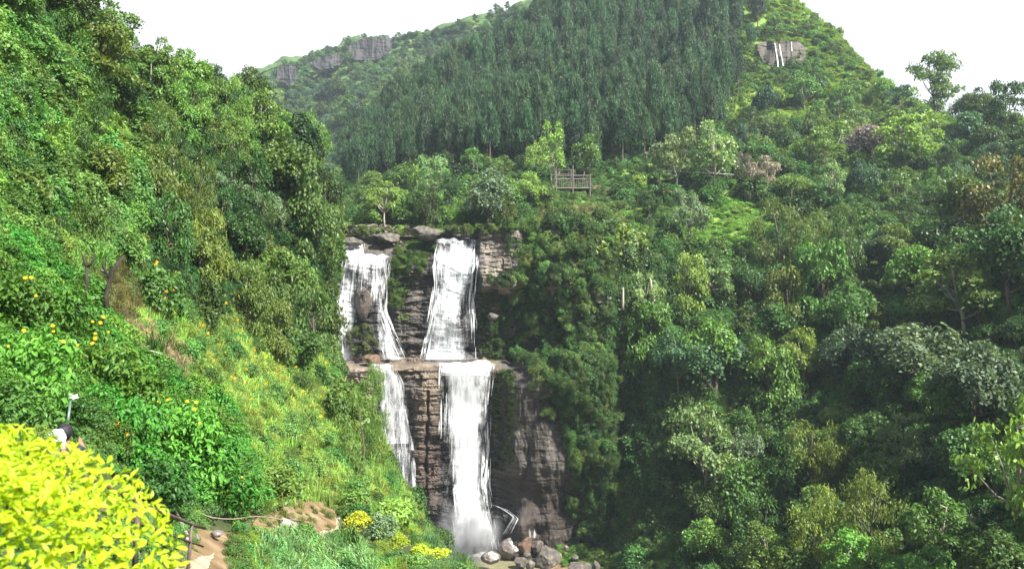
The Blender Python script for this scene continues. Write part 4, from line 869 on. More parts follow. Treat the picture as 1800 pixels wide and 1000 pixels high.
# ---- notable trees and bushes of the left hillside, one by one
T_ = 'tree'
LEFT = [
 ('round','mid',-30,-60,70,60,'broadleaf_tree','leafy green tree cut by the top left corner of the view',T_),
 ('round','dark',55,-40,175,60,'broadleaf_tree','dark green tree at the top edge just right of the top left corner',T_),
 ('open','mid',150,0,250,110,'broadleaf_tree','light crowned tree on the skyline nearest the top left corner',T_),
 ('column','olive',90,45,250,150,'broadleaf_tree','wide olive green domed tree high on the left hillside',T_),
 ('round','deep',150,130,250,222,'round_bush','round very dark bush in the light grass high on the left hillside','bush'),
 ('open','mid',235,60,310,190,'broadleaf_tree','thin see-through skyline tree right of the olive domed tree',T_),
 ('feather','lime',270,120,380,230,'feathery_tree','feathery light green tree on the skyline, left one of the pale pair',T_),
 ('feather','lime',350,130,450,260,'feathery_tree','feathery light green tree on the skyline, right one of the pale pair',T_),
 ('open','lime',420,160,505,280,'feathery_tree','pale spreading tree just left of the dark skyline tree at the hill end',T_),
 ('round','dark',405,118,478,210,'broadleaf_tree','dark rounded skyline tree where the left hillside meets the distant ridge',T_),
 ('open','blue',355,115,400,190,'broadleaf_tree','small dark skyline tree between the feathery pale trees',T_),
 ('feather','olive',230,175,320,270,'feathery_tree','yellow olive feathery tree below the round very dark bush',T_),
 ('bush','deep',325,200,362,236,'round_bush','small dark round bush right of the yellow olive feathery tree','bush'),
 ('round','olive',440,230,565,370,'broadleaf_tree','large olive brown tree on the right shoulder of the left hillside',T_),
 ('column','dark',400,260,480,380,'broadleaf_tree','dark tree left of the large olive brown tree',T_),
 ('open','mid',370,220,450,330,'broadleaf_tree','mid green open tree with pale stems in the middle of the left hillside',T_),
 ('column','olive',484,310,604,460,'broadleaf_tree','layered olive green tree overhanging the upper left falls',T_),
 ('column','deep',524,370,600,520,'broadleaf_tree','very dark tree in the shade directly left of the upper left falls',T_),
 ('column','dark',235,190,300,290,'broadleaf_tree','dark tree with hanging creepers below the feathery skyline trees',T_),
 ('column','olive',245,250,330,400,'broadleaf_tree','olive tree draped in creepers in the middle of the left hillside',T_),
 ('feather','olive',300,260,390,420,'feathery_tree','brownish olive feathery tree in the middle of the left hillside',T_),
 ('column','yel',330,360,400,510,'broadleaf_tree','yellow green creeper-hung column of foliage on the left hillside',T_),
 ('round','dark',380,360,470,470,'broadleaf_tree','rounded mid dark tree right of the yellow green column',T_),
 ('round','mid',440,430,540,560,'broadleaf_tree','rounded green tree left of the very dark tree by the falls',T_),
 ('column','dark',500,480,592,640,'broadleaf_tree','dark green tree reaching down to the lower end of the upper left falls',T_),
 ('column','mid',395,460,480,600,'broadleaf_tree','green creeper-covered tree above the sunny slope',T_),
 ('column','olive',450,520,520,640,'broadleaf_tree','olive bushy tree at the top edge of the sunny slope',T_),
 ('bush','dark',470,560,560,650,'bush','dark green bush at the top right of the sunny slope','bush'),
 ('column','dark',255,330,340,470,'broadleaf_tree','dark tree in the middle of the left hillside above the dead trunks',T_),
 ('bush','olive',130,250,230,350,'bush','olive bush beside tall grass on the upper left slope','bush'),
 ('bush','dark',90,330,180,420,'bush','dark bush above the dead forked tree','bush'),
 ('bush','mid',0,280,90,380,'bush','green bush at the left edge above the bright flowering shrubs','bush'),
 ('bush','dark',0,120,60,240,'bush','dark glossy bush at the left edge in the upper left slope','bush'),
 ('bush','mid',240,460,330,570,'bush','bright green rounded bush right of the dead trunks','bush'),
 ('grass','mid',230,575,300,640,'reed_clump','blue green clump of tall grass below the bright rounded bush','grass clump'),
 ('bush','dark',330,480,400,590,'bush','dark shaded bush in the hollow right of the dead trunks','bush'),
 ('bush','olive',560,650,650,770,'bush','olive green thicket bordering the ledge of the falls','bush'),
 ('feather','olive',580,680,690,850,'feathery_tree','feathery olive tree standing before the left lower waterfall',T_),
 ('feather','mid',620,640,690,780,'feathery_tree','dark thin-leaved tree against the left edge of the lower falls',T_),
 ('bush','bright',640,870,738,945,'bush','bright green round bush on the bank below the left lower waterfall','bush'),
 ('bush','grey',640,895,700,950,'bush','greyish green small bush between the golden shrub and the bright round bush','bush'),
 ('bush','mid',590,855,650,905,'bush','small green bush above the golden shrub by the path','bush'),
 ('bush','mid',440,810,535,895,'bush','glossy green bush beside the bare red earth by the path','bush'),
 ('reed','mid',590,915,640,975,'reed_clump','spiky dark green grass clump below the golden shrub','grass clump'),
]
for k, c, x0, y0, x1, y1, nm, lb, ct in LEFT: byimg(L, k, c, x0, y0, x1, y1, nm, lb, ct)
gold = [(597,893,655,938,'rounded golden yellow shrub beside the concrete path on the near bank'),
        (672,930,718,958,'low golden yellow shrub on the bank right of the rounded golden one'),
        (718,950,755,978,'pale golden shrub on the bank, third from the path'),
        (750,958,795,984,'golden yellow shrub on the bank nearest the pool')]
for x0, y0, x1, y1, lb in gold:
    p = L.at((x0 + x1) / 2, y1); o = plant('bush', (.32,.40,.03), p - np.array([0, 0, .2]), (x1 - x0) / FP * p[1] * 1.1, (y1 - y0) / FP * p[1] * 1.15, 'golden_shrub', lb, 'shrub', 'golden shrubs on the near bank')

# ---- trees behind and right of the falls, one by one
RIGHT = [
 ('open','lime',640,315,712,395,'broadleaf_tree','rounded bright green tree above the pale slab at the cliff top'),
 ('open','pale',728,272,795,370,'broadleaf_tree','tall pale green tree standing before the dark pines above the falls'),
 ('tier','dark',770,305,812,390,'palm_like_tree','dark drooping tree with a thin stem right of the tall pale green tree'),
 ('column','dark',730,320,776,400,'conifer_tree','dark pointed tree right behind the flat-topped boulder'),
 ('round','grey',815,295,905,410,'broadleaf_tree','big grey green tree standing above the right falls'),
 ('round','olive',862,340,910,412,'broadleaf_tree','olive bushy tree right behind the capping slab'),
 ('open','lime',905,300,960,375,'broadleaf_tree','light green tree left of the wooden shed'),
 ('open','lime',942,214,1000,330,'broadleaf_tree','slender light green tree rising left behind the wooden shed'),
 ('open','lime',990,235,1058,325,'broadleaf_tree','light green bushy tree directly behind the wooden shed'),
 ('round','mid',930,320,978,365,'broadleaf_tree','dark small round tree touching the left side of the wooden shed'),
 ('open','grey',1125,250,1195,330,'broadleaf_tree','grey green spreading tree at the foot of the pines'),
 ('open','pale',1150,225,1230,345,'broadleaf_tree','tall pale tree left of the broad light green tree'),
 ('open','pale',1205,215,1300,345,'broadleaf_tree','broad light green tree before the pine plantation'),
 ('feather','ash',1285,262,1325,330,'bare_tree','greyish brown almost leafless tree right of the broad light green tree'),
 ('open','ash',1310,270,1385,350,'broadleaf_tree','pale cream-tipped tree right of the almost leafless tree'),
 ('column','blue',1292,215,1318,275,'conifer_tree','slim blue green conifer right of the broad light green tree'),
 ('column','blue',1318,225,1338,285,'conifer_tree','smaller slim blue green conifer before the creeper-clad wall'),
 ('round','pink',1480,215,1560,305,'flowering_tree','purplish grey flowering tree on the mountain slope'),
 ('open','lime',1530,200,1660,310,'broadleaf_tree','wide light green tree right of the purplish flowering tree'),
 ('open','mid',1400,215,1500,310,'broadleaf_tree','green tree left of the purplish flowering tree'),
 ('round','dark',1590,265,1650,320,'broadleaf_tree','dark round tree below the wide light green tree'),
 ('open','lime',1620,295,1680,375,'broadleaf_tree','small light tree with yellowish tips in front of the dark round tree'),
 ('round','blue',1490,275,1545,360,'broadleaf_tree','bluish grey tree below the purplish flowering tree'),
 ('tier','dark',1640,255,1690,320,'palm_like_tree','layered drooping tree at the left edge of the dark skyline trees'),
 ('round','lime',1355,300,1435,365,'broadleaf_tree','rounded bright green tree above the terraced clearing'),
 ('open','mid',1545,305,1605,375,'broadleaf_tree','yellow-tipped green tree in the middle of the right slope'),
 ('open','pale',1430,285,1490,370,'broadleaf_tree','open crowned tree with rusty leaves behind the small clearing'),
 ('tier','dark',1115,335,1165,420,'palm_like_tree','dark drooping tree on the dry slope right of the wooden shed'),
 ('open','grey',1175,330,1245,450,'slender_tree','tall slender tree with a long bare pale trunk beside the terraced clearing'),
 ('feather','olive',1310,345,1420,480,'broadleaf_tree','fine-leaved olive tree right of the terraced clearing'),
 ('feather','olive',1400,370,1480,490,'broadleaf_tree','olive tree with yellowish tips in the middle of the right slope'),
 ('column','dark',1455,365,1520,520,'creeper_clad_tree','dark creeper-clad column tree with a bright top in the right forest'),
 ('round','olive',1000,385,1150,520,'broadleaf_tree','large rusty-tipped tree on the gorge rim right of the falls'),
 ('column','dark',905,380,960,480,'broadleaf_tree','green creeper-covered tree on the cliff edge right of the falls'),
 ('reed','blue',895,390,945,440,'reed_clump','blue green grass clump on the cliff edge right of the capping slab'),
 ('column','dark',955,370,1035,500,'conifer_tree','dark pointed tree below the wooden shed on the gorge rim'),
 ('column','lime',1175,440,1250,560,'creeper_clad_tree','yellow green creeper-clad tree at the lower edge of the terraced clearing'),
 ('round','mid',905,540,1000,650,'broadleaf_tree','light green leafy tree leaning over the ledge right of the upper falls'),
 ('open','pale',1100,480,1170,600,'broadleaf_tree','pale-leaved tree with a bare broken top on the gorge wall'),
 ('column','mid',1090,520,1190,660,'creeper_clad_tree','creeper-clad tree hanging on the gorge wall right of the pale-leaved tree'),
 ('open','teal',1150,575,1235,700,'broadleaf_tree','pale bluish leafy tree touching the left side of the big round tree'),
 ('round','teal',1185,578,1320,712,'broadleaf_tree','big round bluish green tree in the middle of the right forest'),
 ('tier','mid',1290,605,1375,690,'broadleaf_tree','layered green tree right of the big round bluish tree'),
 ('open','bright',1030,690,1105,790,'broadleaf_tree','small bright green tree growing out of the dark overhang'),
 ('open','pale',1165,715,1305,905,'broadleaf_tree','sunlit pale green tree with forked bare trunks on the gorge floor'),
 ('feather','yel',1370,730,1500,880,'feathery_tree','yellowish feathery tree in the lower middle of the right forest'),
 ('open','pale',1540,725,1640,865,'broadleaf_tree','thin pale tree with forked stems right of the yellowish feathery tree'),
 ('round','mid',1215,905,1290,1000,'round_bush','round light green bush at the right end of the gorge floor'),
 ('open','lime',1680,680,1880,1010,'feathery_tree','large light green tree cut by the right edge of the view'),
 ('open','lime',1600,440,1785,600,'broadleaf_tree','wide light green tree high in the right forest'),
 ('round','grey',1530,560,1700,720,'broadleaf_tree','broad grey green tree with rough texture in the right forest'),
 ('round','grey',1640,600,1800,770,'broadleaf_tree','grey green tree at the right edge above the large light green tree'),
 ('round','dark',1440,490,1550,620,'broadleaf_tree','dark rounded tree left of the broad grey green tree'),
 ('column','olive',1340,450,1420,580,'creeper_clad_tree','olive creeper-clad tree with a bright top in the middle right forest'),
 ('round','grey',1440,560,1550,680,'broadleaf_tree','bluish grey tree left of and touching the broad grey green tree'),
 ('open','yel',1370,575,1450,690,'broadleaf_tree','yellow-topped tree in the deep shade of the right forest'),
 ('open','bright',1515,650,1570,720,'broadleaf_tree','small bright tree at the left foot of the broad grey green tree'),
 ('round','mid',1250,800,1370,960,'broadleaf_tree','olive green tree right of the sunlit forked tree'),
 ('feather','yel',1370,850,1500,1010,'feathery_tree','yellow green feathery mass at the bottom of the right forest'),
 ('feather','olive',1470,830,1600,1000,'feathery_tree','olive feathery tree at the bottom of the right forest'),
 ('open','bright',1590,860,1730,1020,'broadleaf_tree','bright green layered tree at the bottom right'),
 ('open','bright',1440,930,1560,1060,'broadleaf_tree','bright green small tree cut by the bottom edge of the right forest'),
 ('open','mid',1560,960,1680,1080,'broadleaf_tree','mid green tree cut by the bottom edge left of the bottom right corner'),
 ('round','dark',1690,930,1830,1080,'broadleaf_tree','dark tree filling the bottom right corner of the view'),
 ('open','mid',1290,920,1400,1050,'broadleaf_tree','green tree cut by the bottom edge right of the round light green bush'),
 ('round','grey',1275,745,1350,830,'broadleaf_tree','small grey green tree in shade right of the sunlit forked tree'),
 ('round','dark',1480,720,1580,820,'broadleaf_tree','dark tree behind the thin pale forked tree'),
 ('open','dark',1690,150,1750,235,'broadleaf_tree','dark skyline tree right of the flat-topped skyline tree'),
 ('open','dark',1735,140,1810,260,'broadleaf_tree','big dark bluish tree on the right skyline'),
 ('tier','mid',1598,94,1692,205,'flat_topped_tree','tall airy flat-topped tree standing alone on the right skyline'),
 ('column','rust',1690,265,1850,440,'broadleaf_tree','dark tree with orange brown tips at the right edge'),
 ('round','olive',1640,300,1740,430,'broadleaf_tree','olive tree left of the orange-tipped tree'),
 ('round','deep',1700,360,1850,560,'broadleaf_tree','very dark tree below the orange-tipped tree at the right edge'),
 ('round','deep',1600,380,1720,480,'broadleaf_tree','dark green tree in shade below the right clearing'),
 ('open','olive',1530,390,1620,500,'broadleaf_tree','olive tree below the right grassy clearing'),
 ('open','pale',1205,455,1300,540,'broadleaf_tree','pale green shrubby tree below the terraced clearing'),
 ('round','deep',1290,460,1350,540,'broadleaf_tree','very dark small tree under the fine-leaved olive tree'),
]
for k, c, x0, y0, x1, y1, nm, lb in RIGHT: byimg(M, k, c, x0, y0, x1, y1, nm, lb, 'bush' if 'bush' in nm or 'clump' in nm else T_)

# ---- further forest trees, individually planted; nothing tells one from the next
KEEP = [[(950,325),(1065,325),(1075,400),(950,400)], [(1165,385),(1345,375),(1350,455),(1190,480)]]
def forest(sheet, poly, n, kinds, cols, s0, s1, asp, name, label, group, seed, phys=(3, 16)):
    rg = np.random.default_rng(seed); P = sheet.sample(poly, n * 4, rg); out_ = []
    for p in P:
        a_, b_ = proj(p)
        if sheet is M and any(inpoly(a_, b_, pg) for pg in KEEP): continue
        w_ = float(np.clip(rg.uniform(s0, s1) * p[1] / FP, *phys))
        if all((p[0] - q[0]) ** 2 + ((p[1] - q[1]) * .7) ** 2 + (p[2] - q[2]) ** 2 > (0.42 * (w_ + q[3])) ** 2 for q in out_):
            out_.append((p[0], p[1], p[2], w_))
        if len(out_) >= n: break
    for x, y, z, w_ in out_:
        plant(kinds[rg.integers(len(kinds))], cols[rg.integers(len(cols))], (x, y, z - .06 * w_), w_, w_ * asp * rg.uniform(.8, 1.3), name, label, T_, group, rz=rg.uniform(0, 6.28), v=int(rg.integers(8)))
forest(M, [(950,430),(1120,520),(1200,560),(1400,550),(1560,480),(1900,380),(1900,1050),(1250,1080),(1230,900),(1150,880),(1010,880),(985,660)], 210, ['round', 'open', 'column', 'round'],
       ['dark', 'dark', 'mid', 'dark', 'mid', 'grey'], 60, 120, 1.1, 'forest_tree', 'dark green tree in the dense forest of the gorge slope right of the falls', 'trees of the dense forest on the right gorge slope', 61)
forest(M, [(1250,200),(1400,170),(1560,190),(1700,240),(1780,330),(1640,350),(1400,330),(1260,320)], 62, ['round', 'open', 'open', 'bush'],
       ['mid', 'lime', 'dark', 'mid', 'blue'], 34, 66, 1.05, 'slope_tree', 'green tree on the scrubby lower slope of the mountain right of the pines', 'trees on the scrubby mountain slope', 62)
forest(M, [(1290,20),(1400,40),(1500,100),(1560,170),(1440,180),(1250,170)], 30, ['round', 'bush', 'open'],
       ['mid', 'dark', 'mid', 'olive'], 20, 40, .8, 'slope_shrub', 'small bushy tree high on the grassy mountain slope', 'small trees high on the grassy slope', 63)
forest(M, [(620,380),(640,330),(900,300),(1100,330),(1240,300),(1240,350),(1050,350),(930,400),(700,400)], 26, ['round', 'open', 'bush', 'column'],
       ['mid', 'dark', 'mid', 'lime'], 36, 62, 1.1, 'rim_tree', 'green tree on the slope between the cliff top and the pine plantation', 'trees between the cliff top and the pines', 64)
forest(M, [(1700,230),(1850,215),(1850,300),(1700,290)], 14, ['pine', 'round'], ['dark', 'mid'], 40, 62, 1.15, 'skyline_tree', 'dark tall tree in the group on the right skyline', 'dark trees of the right skyline group', 65)
forest(L, [(240,260),(420,260),(560,330),(600,440),(600,620),(480,640),(400,560),(260,440)], 60, ['column', 'round', 'feather', 'column'],
       ['dark', 'olive', 'mid', 'deep', 'olive', 'grey'], 60, 100, 1.2, 'hillside_tree', 'bushy tree in the dense middle of the left hillside', 'trees in the dense middle of the left hillside', 66, (2.5, 9))
forest(L, [(80,20),(200,110),(300,170),(500,260),(560,330),(420,330),(260,220),(130,100)], 26, ['open', 'feather', 'round'],
       ['mid', 'lime', 'mid'], 60, 95, 1.15, 'ridge_tree', 'light green tree on the upper edge of the left hillside', 'trees on the upper edge of the left hillside', 67, (2.5, 9))
forest(L, [(-30,80),(120,90),(230,240),(250,470),(120,470),(-30,430)], 44, ['bush', 'round', 'shrub', 'bush'],
       ['dark', 'mid', 'deep', 'lime', 'dark'], 50, 115, 0.95, 'hillside_bush', 'bush on the upper left slope', 'trees and bushes of the upper left slope', 69, (1, 6))
forest(N, [(470,160),(640,170),(640,400),(420,420),(480,300)], 90, ['round', 'bush', 'open'], ['dark', 'blue', 'mid'], 22, 42, 1.0, 'valley_tree',
       'hazy dark tree at the foot of the distant ridge left of the pines', 'hazy trees at the foot of the distant ridge', 68, (5, 22))
for i, (x, y) in enumerate([(612,78),(640,70),(700,68),(770,60),(805,44),(835,36),(862,28),(872,18),(893,14),(905,20),(550,100),(500,116)]):
    p = N.at(x, y + 6); plant('tier', 'dark', p, 14 / FP * p[1], 17 / FP * p[1], 'crest_tree', 'tiny lone tree on the skyline of the distant ridge, %s' % (['second from the left crag','sixth from the left','seventh from the left','eighth from the left','ninth from the left','right of the dip','near the pines','nearer the pines','third from the pines','second from the pines'] + ['right of the low dark crag','above the left crag'])[i], T_, 'lone trees on the crest of the distant ridge')

# ---- pine plantation
rg = np.random.default_rng(71)
PIN = 0
PP = [(622,350),(700,318),(800,305),(900,292),(1000,300),(1100,292),(1180,270),(1255,250),(1310,150),(1340,60),(1350,-80),(1000,-90),(700,200),(600,300)]
cand = M.sample(PP, 7000, rg); keep = []
grid = {}
for p in cand:
    if rg.random() < float(np.clip((proj(p)[0] - 1190) / 130, 0, .92)): continue
    k = (int(p[0] // 4.6), int(p[1] // 4.6))
    if any((p[0] - q[0]) ** 2 + (p[1] - q[1]) ** 2 < 3.7 ** 2 for a in (-1, 0, 1) for b in (-1, 0, 1) for q in grid.get((k[0] + a, k[1] + b), [])): continue
    grid.setdefault(k, []).append(p); keep.append(p)
keep = np.array(keep); keep = keep[np.argsort(keep[:, 1])]
for i, p in enumerate(keep[:300]):
    h_ = rg.uniform(13, 21) * (1 - 0.2 * (p[0] < -38)); w_ = rg.uniform(3.8, 6.4)
    plant('pine', 'pine', p - np.array([0, 0, .4]), w_, h_, 'pine_tree', 'tall dark blue green pine with a bare straight trunk in the plantation below the summit', T_, 'pines of the plantation', rz=rg.uniform(0, 6.28), v=int(rg.integers(5)))
rest = keep[300:]
if len(rest):
    h_ = rg.uniform(12, 20, len(rest)); scatter('pine_forest', rest, rg.uniform(3.8, 6.4, len(rest)), h_, ['pine'], 'pine', rg, 'far upper part of the dark pine plantation on the mountain', 'forest', tilt=0.02)
for x, y0, y1, lq in ((1205,20,150,'left of the top group'),(1245,-20,95,'left one of the top three'),(1265,-20,90,'middle one of the top three'),(1290,-10,60,'right one of the top three'),(1265,70,225,'lowest on the right slope'),(1150,120,270,'standing forward of the stand')):
    byimg(M, 'pine', 'pine', x - 16, y0, x + 16, y1, 'pine_tree', 'tall dark pine at the right edge of the plantation, ' + lq, T_, 'pines standing apart at the right edge of the plantation')

# ---- near flowering shrubs, bright and leafy
rg = np.random.default_rng(81)
NEAR = [(-60,470,90,600,'bright green leafy shrub at the left edge above the rest of the flowering shrubs'),(60,500,190,640,'bright green leafy shrub at the foot of the dead forked tree'),
        (-40,560,130,720,'bright leafy shrub with two large yellow flowers at the left edge'),(110,590,260,730,'bright leafy shrub in the middle of the flowering hedge bank'),
        (-60,660,90,800,'shaded leafy shrub at the left edge just above the golden hedge'),(150,680,290,830,'leafy shrub with orange yellow flowers above the golden hedge'),
        (240,690,390,860,'broad bright leafy shrub with yellow flowers left of the grassy slope'),(300,760,440,900,'leafy shrub with scattered yellow flowers above the handrail'),
        (200,790,330,900,'shaded leafy shrub between the golden hedge and the handrail'),(380,800,470,900,'small leafy shrub with yellow flowers above the pale hose'),
        (60,690,170,760,'dark leafy shrub behind the selfie stick')]
fl_me = []
for s in range(2):
    V = [(0, 0, .1)]; T = []
    for k in range(8):
        a = k * math.pi / 4; n0 = len(V)
        V += [(math.cos(a - .3) * .5, math.sin(a - .3) * .5, .12), (math.cos(a) * 1.0, math.sin(a) * 1.0, .0 + .08 * s), (math.cos(a + .3) * .5, math.sin(a + .3) * .5, .12)]
        T += [(0, n0, n0 + 1), (0, n0 + 1, n0 + 2)]
    fl_me.append(mesh('flower', np.array(V, float), [np.array(T)], [FLOWER]))
for i, (x0, y0, x1, y1, lb) in enumerate(NEAR):
    p = L.at((x0 + x1) / 2, y1 - 10); w_ = (x1 - x0) / FP * p[1] * 1.15; h_ = (y1 - y0) / FP * p[1] * 1.1
    root = empty('flowering_shrub', p - np.array([0, 0, .15 * h_]), 0); tag(root, lb, 'shrub', 'yellow-flowered shrubs on the near left bank')
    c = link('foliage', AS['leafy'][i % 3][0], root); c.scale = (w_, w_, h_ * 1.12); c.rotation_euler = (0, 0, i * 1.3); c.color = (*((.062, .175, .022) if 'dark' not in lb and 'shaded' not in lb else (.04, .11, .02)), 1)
    fc = [(rg.uniform(-2.6, -.3), rg.uniform(.25, 1.1)) for _ in range(2)]
    for k in range(0 if 'dark' in lb else (1 if 'shaded' in lb else rg.integers(6, 13))):
        a, e = fc[k % 2]; a += rg.normal(0, .28); e = min(1.4, max(.1, e + rg.normal(0, .16))); d = np.array([math.cos(a) * math.cos(e), math.sin(a) * math.cos(e), math.sin(e)])
        q = d * np.array([w_ * .5, w_ * .5, h_ * .95]) * 1.04 + np.array([0, 0, .1 * h_])
        f = link('flower', fl_me[k % 2], root, q); f.scale = [rg.uniform(.024, .042) * min(1.6, p[1] / 12)] * 3; f.rotation_euler = Vector((d[0], d[1] - .5, d[2] * .7 + .3)).to_track_quat('Z', 'Y').to_euler()
patch(L, [(-60,440),(60,455),(160,560),(240,590),(320,690),(410,770),(450,880),(350,905),(280,900),(240,840),(130,760),(-60,720)], ['leafy'], (.062,.17,.022), 60, 105, 420, 'shrub_thicket', 'bright green leafy thicket between the yellow-flowered shrubs', 'shrubs', seed=82, asp=.8)
# yellow blossom specks on the slope
P = L.sample([(60,300),(260,300),(430,560),(600,660),(560,800),(400,740),(340,640),(160,420)], 420, rg, 3.0, 9)
P = P + np.array([0, 0, 1.0]) * rg.uniform(.3, 1.3, len(P))[:, None] * (P[:, 1:2] / 50)
Vs = []; Ts = []; base = np.array([(0, 0, 0), (1, 0, .2), (.3, 0, 1), (-.7, .2, .6), (-.6, 0, -.6), (.5, .1, -.8)])
for i, p in enumerate(P):
    Vs.append(p + base * rg.uniform(.05, .11) * (p[1] / 45)); Ts.append(np.array([(0, 1, 2), (0, 2, 3), (0, 3, 4), (0, 4, 5), (0, 5, 1)]) + 6 * i)
o = link('blossoms', mesh('blossoms', np.concatenate(Vs), [np.concatenate(Ts)], [FLOWER])); tag(o, 'small yellow blossoms scattered over the weeds of the left hillside', 'blossoms', kind='stuff')

# ---- golden hedge right in front of the camera
rg = np.random.default_rng(91)
def hedge_top(x, y): return -0.455 - 0.12 * (x + 2.2) - 0.62 * np.clip(x + 1.85, 0, 9) ** 1.5 - 1.5 * np.clip(x + 1.4, 0, 9) ** 1.2 - 0.06 * np.abs(y - 2.3) + 0.05 * vnoise(np.stack([x * 3.3, y * 3.3, x * 0], -1), 2)
hedge = empty('golden_hedge', (-1.7, 2.2, -1.75)); tag(hedge, 'bright golden yellow clipped hedge filling the bottom left corner', 'hedge'); hb = np.array((-1.7, 2.2, -1.75))
n = 24000
X = rg.uniform(-3.3, -0.5, n); Y = rg.uniform(1.15, 3.05, n); lim = X < -0.405 * Y + 0.0 - 0.07 * rg.random(n)
X, Y = X[lim], Y[lim]; Z = hedge_top(X, Y) - rg.exponential(.045, len(X)) + 0.02
# front and right flank
nf = 5000; Xf = rg.uniform(-3.3, -.6, nf); Zf = rg.uniform(-1.5, -.5, nf); Yf = np.full(nf, 1.15) + rg.normal(0, .05, nf)
X = np.concatenate([X, Xf]); Z = np.concatenate([Z, np.minimum(Zf, hedge_top(Xf, Yf))]); Y = np.concatenate([Y, Yf])
P = np.stack([X, Y, Z], -1)
out_ = rg.normal(size=P.shape) * .55 + np.array([.25, -.25, .75])
spr = rg.normal(size=P.shape) * .8 + np.array([.2, -.1, .55])
def hleaf(P, Nn, ud, rg):
    V, Q, T, k = leaves(P, Nn, 0.043, 0.42, rg, 'leaf', ud * 1.2); return V, Q, T, k
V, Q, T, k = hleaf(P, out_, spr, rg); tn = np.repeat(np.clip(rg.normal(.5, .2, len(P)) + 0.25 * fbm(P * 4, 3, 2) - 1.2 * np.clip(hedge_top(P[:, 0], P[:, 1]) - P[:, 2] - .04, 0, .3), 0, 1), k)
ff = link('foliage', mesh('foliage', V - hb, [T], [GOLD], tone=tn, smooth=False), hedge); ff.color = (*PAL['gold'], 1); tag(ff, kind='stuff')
lm = []
for s in range(4):
    r2 = np.random.default_rng(s); V, Q, T, k = leaves(np.zeros((1, 3)), np.array([[0, 0, 1.]]), 1.0, 0.42, r2, 'leaf', np.array([[0, 1., 0]])); lm.append(mesh('leaf', V, [T], [GOLD], tone=np.full(len(V), .3 + .15 * s), smooth=False))
sel = np.where((P[:, 2] > hedge_top(P[:, 0], P[:, 1]) - .03))[0]; sel = sel[np.argsort(np.linalg.norm(P[sel], axis=1))]
vis = [i for i in sel if -60 < proj(P[i])[0] < 420 and 690 < proj(P[i])[1] < 1040][:296]
for i in vis:
    o = link('leaf', lm[i % 4], hedge, P[i] - hb + np.array([rg.normal(0, .02), rg.normal(0, .02), rg.uniform(.01, .035)])); o.scale = [rg.uniform(.036, .056)] * 3; o.color = (*PAL['gold'], 1)
    d = Vector(spr[i] * .8 + np.array([0, 0, .25])); o.rotation_euler = (d.to_track_quat('Y', 'Z')).to_euler()
# twigs inside
tw = []
for i in range(70):
    x, y = rg.uniform(-2.9, -1.45), rg.uniform(1.3, 2.9); zt = float(hedge_top(np.array(x), np.array(y))) - .05
    tw.append(tube([(x + rg.normal(0, .1), y, -1.7), (x, y, zt - .4), (x + rg.normal(0, .06), y + rg.normal(0, .06), zt)], [.012, .008, .003], 5))
V, Q, T = join(tw); o = link('twigs', mesh('twigs', V - hb, [Q, T], [BARK]), hedge); tag(o, kind='stuff')
# fern-like plant behind the hedge
p = L.at(66, 790); byimg(L, 'leafy', 'lime', 45, 740, 100, 790, 'fern_bush', 'light green ferny plant just behind the golden hedge', 'plant', Y=6)

# ---- path, handrail, hose, log
def on_L(px, py, up=0.0): return L.at(px, py) + np.array([0, 0, up])
def drape(sheet, poly, name, m, label, up=.25, step=2.0, rough=0.0, sd=1):
    """a strip of ground surface following the slope"""
    x = [q[0] for q in poly]; y = [q[1] for q in poly]; gx_ = np.arange(min(x) - 2, max(x) + 4, step); gy_ = np.arange(min(y) - 2, max(y) + 4, step); PX, PY = np.meshgrid(gx_, gy_)
    YY = np.zeros_like(PX); GF = sheet.G.reshape(-1, 3)
    for idx_, (a, b_) in enumerate(zip(PX.ravel(), PY.ravel())):
        nn_ = [(GF[k, 1], d) for co, k, d in sheet.kd.find_n((a, b_, 0), 8)]; mn = min(v for v, d in nn_); nn_ = [(v, d) for v, d in nn_ if v < mn * 1.35]
        w_ = [1 / (d * d + 4) for v, d in nn_]; YY.ravel()[idx_] = sum(v * q for (v, d), q in zip(nn_, w_)) / sum(w_)
    for _ in range(6):
        Yp = np.pad(YY, 1, mode='edge'); YY = (Yp[:-2, 1:-1] + Yp[2:, 1:-1] + Yp[1:-1, :-2] + Yp[1:-1, 2:] + 2 * YY) / 6
    YY = YY - up + rough * fbm(np.stack([PX / 9, PY / 9, PX * 0], -1), sd, 4)
    ins = inpoly(PX + 3 * vnoise(np.stack([PX / 8, PY / 8, PX * 0], -1), sd), PY + 2 * vnoise(np.stack([PX / 8, PY / 8, PX * 0 + 5], -1), sd), poly)
    P = np.stack([(PX - 900) / FP * YY, YY, (500 - PY) / FP * YY], -1); ny, nx = PX.shape; idx = np.arange(nx * ny).reshape(ny, nx)
    Q = np.stack([idx[:-1, :-1], idx[1:, :-1], idx[1:, 1:], idx[:-1, 1:]], -1)[ins[:-1, :-1]]; u, inv_ = np.unique(Q, return_inverse=True)
    o = link(name, mesh(name, P.reshape(-1, 3)[u], [inv_.reshape(-1, 4)], [m], smooth=True)); tag(o, label, kind='structure'); return o
drape(L, [(322,940),(352,925),(410,936),(440,950),(430,1010),(400,1075),(280,1080),(300,990)], 'earth_bank', EARTH, 'bare pale earth around the footpath', .1, 3, .15, 1)
drape(L, [(425,935),(440,915),(470,900),(520,882),(560,878),(592,902),(590,925),(540,938),(450,948)], 'earth_bank', EARTH, 'bare red earth bank beside the footpath', .25, 2, .4, 2)
drape(L, [(150,555),(195,530),(215,570),(250,595),(325,645),(300,690),(215,640)], 'earth_slip', EARTH, 'bare brown earth slip below the dead forked tree', .3, 3, .8, 3)
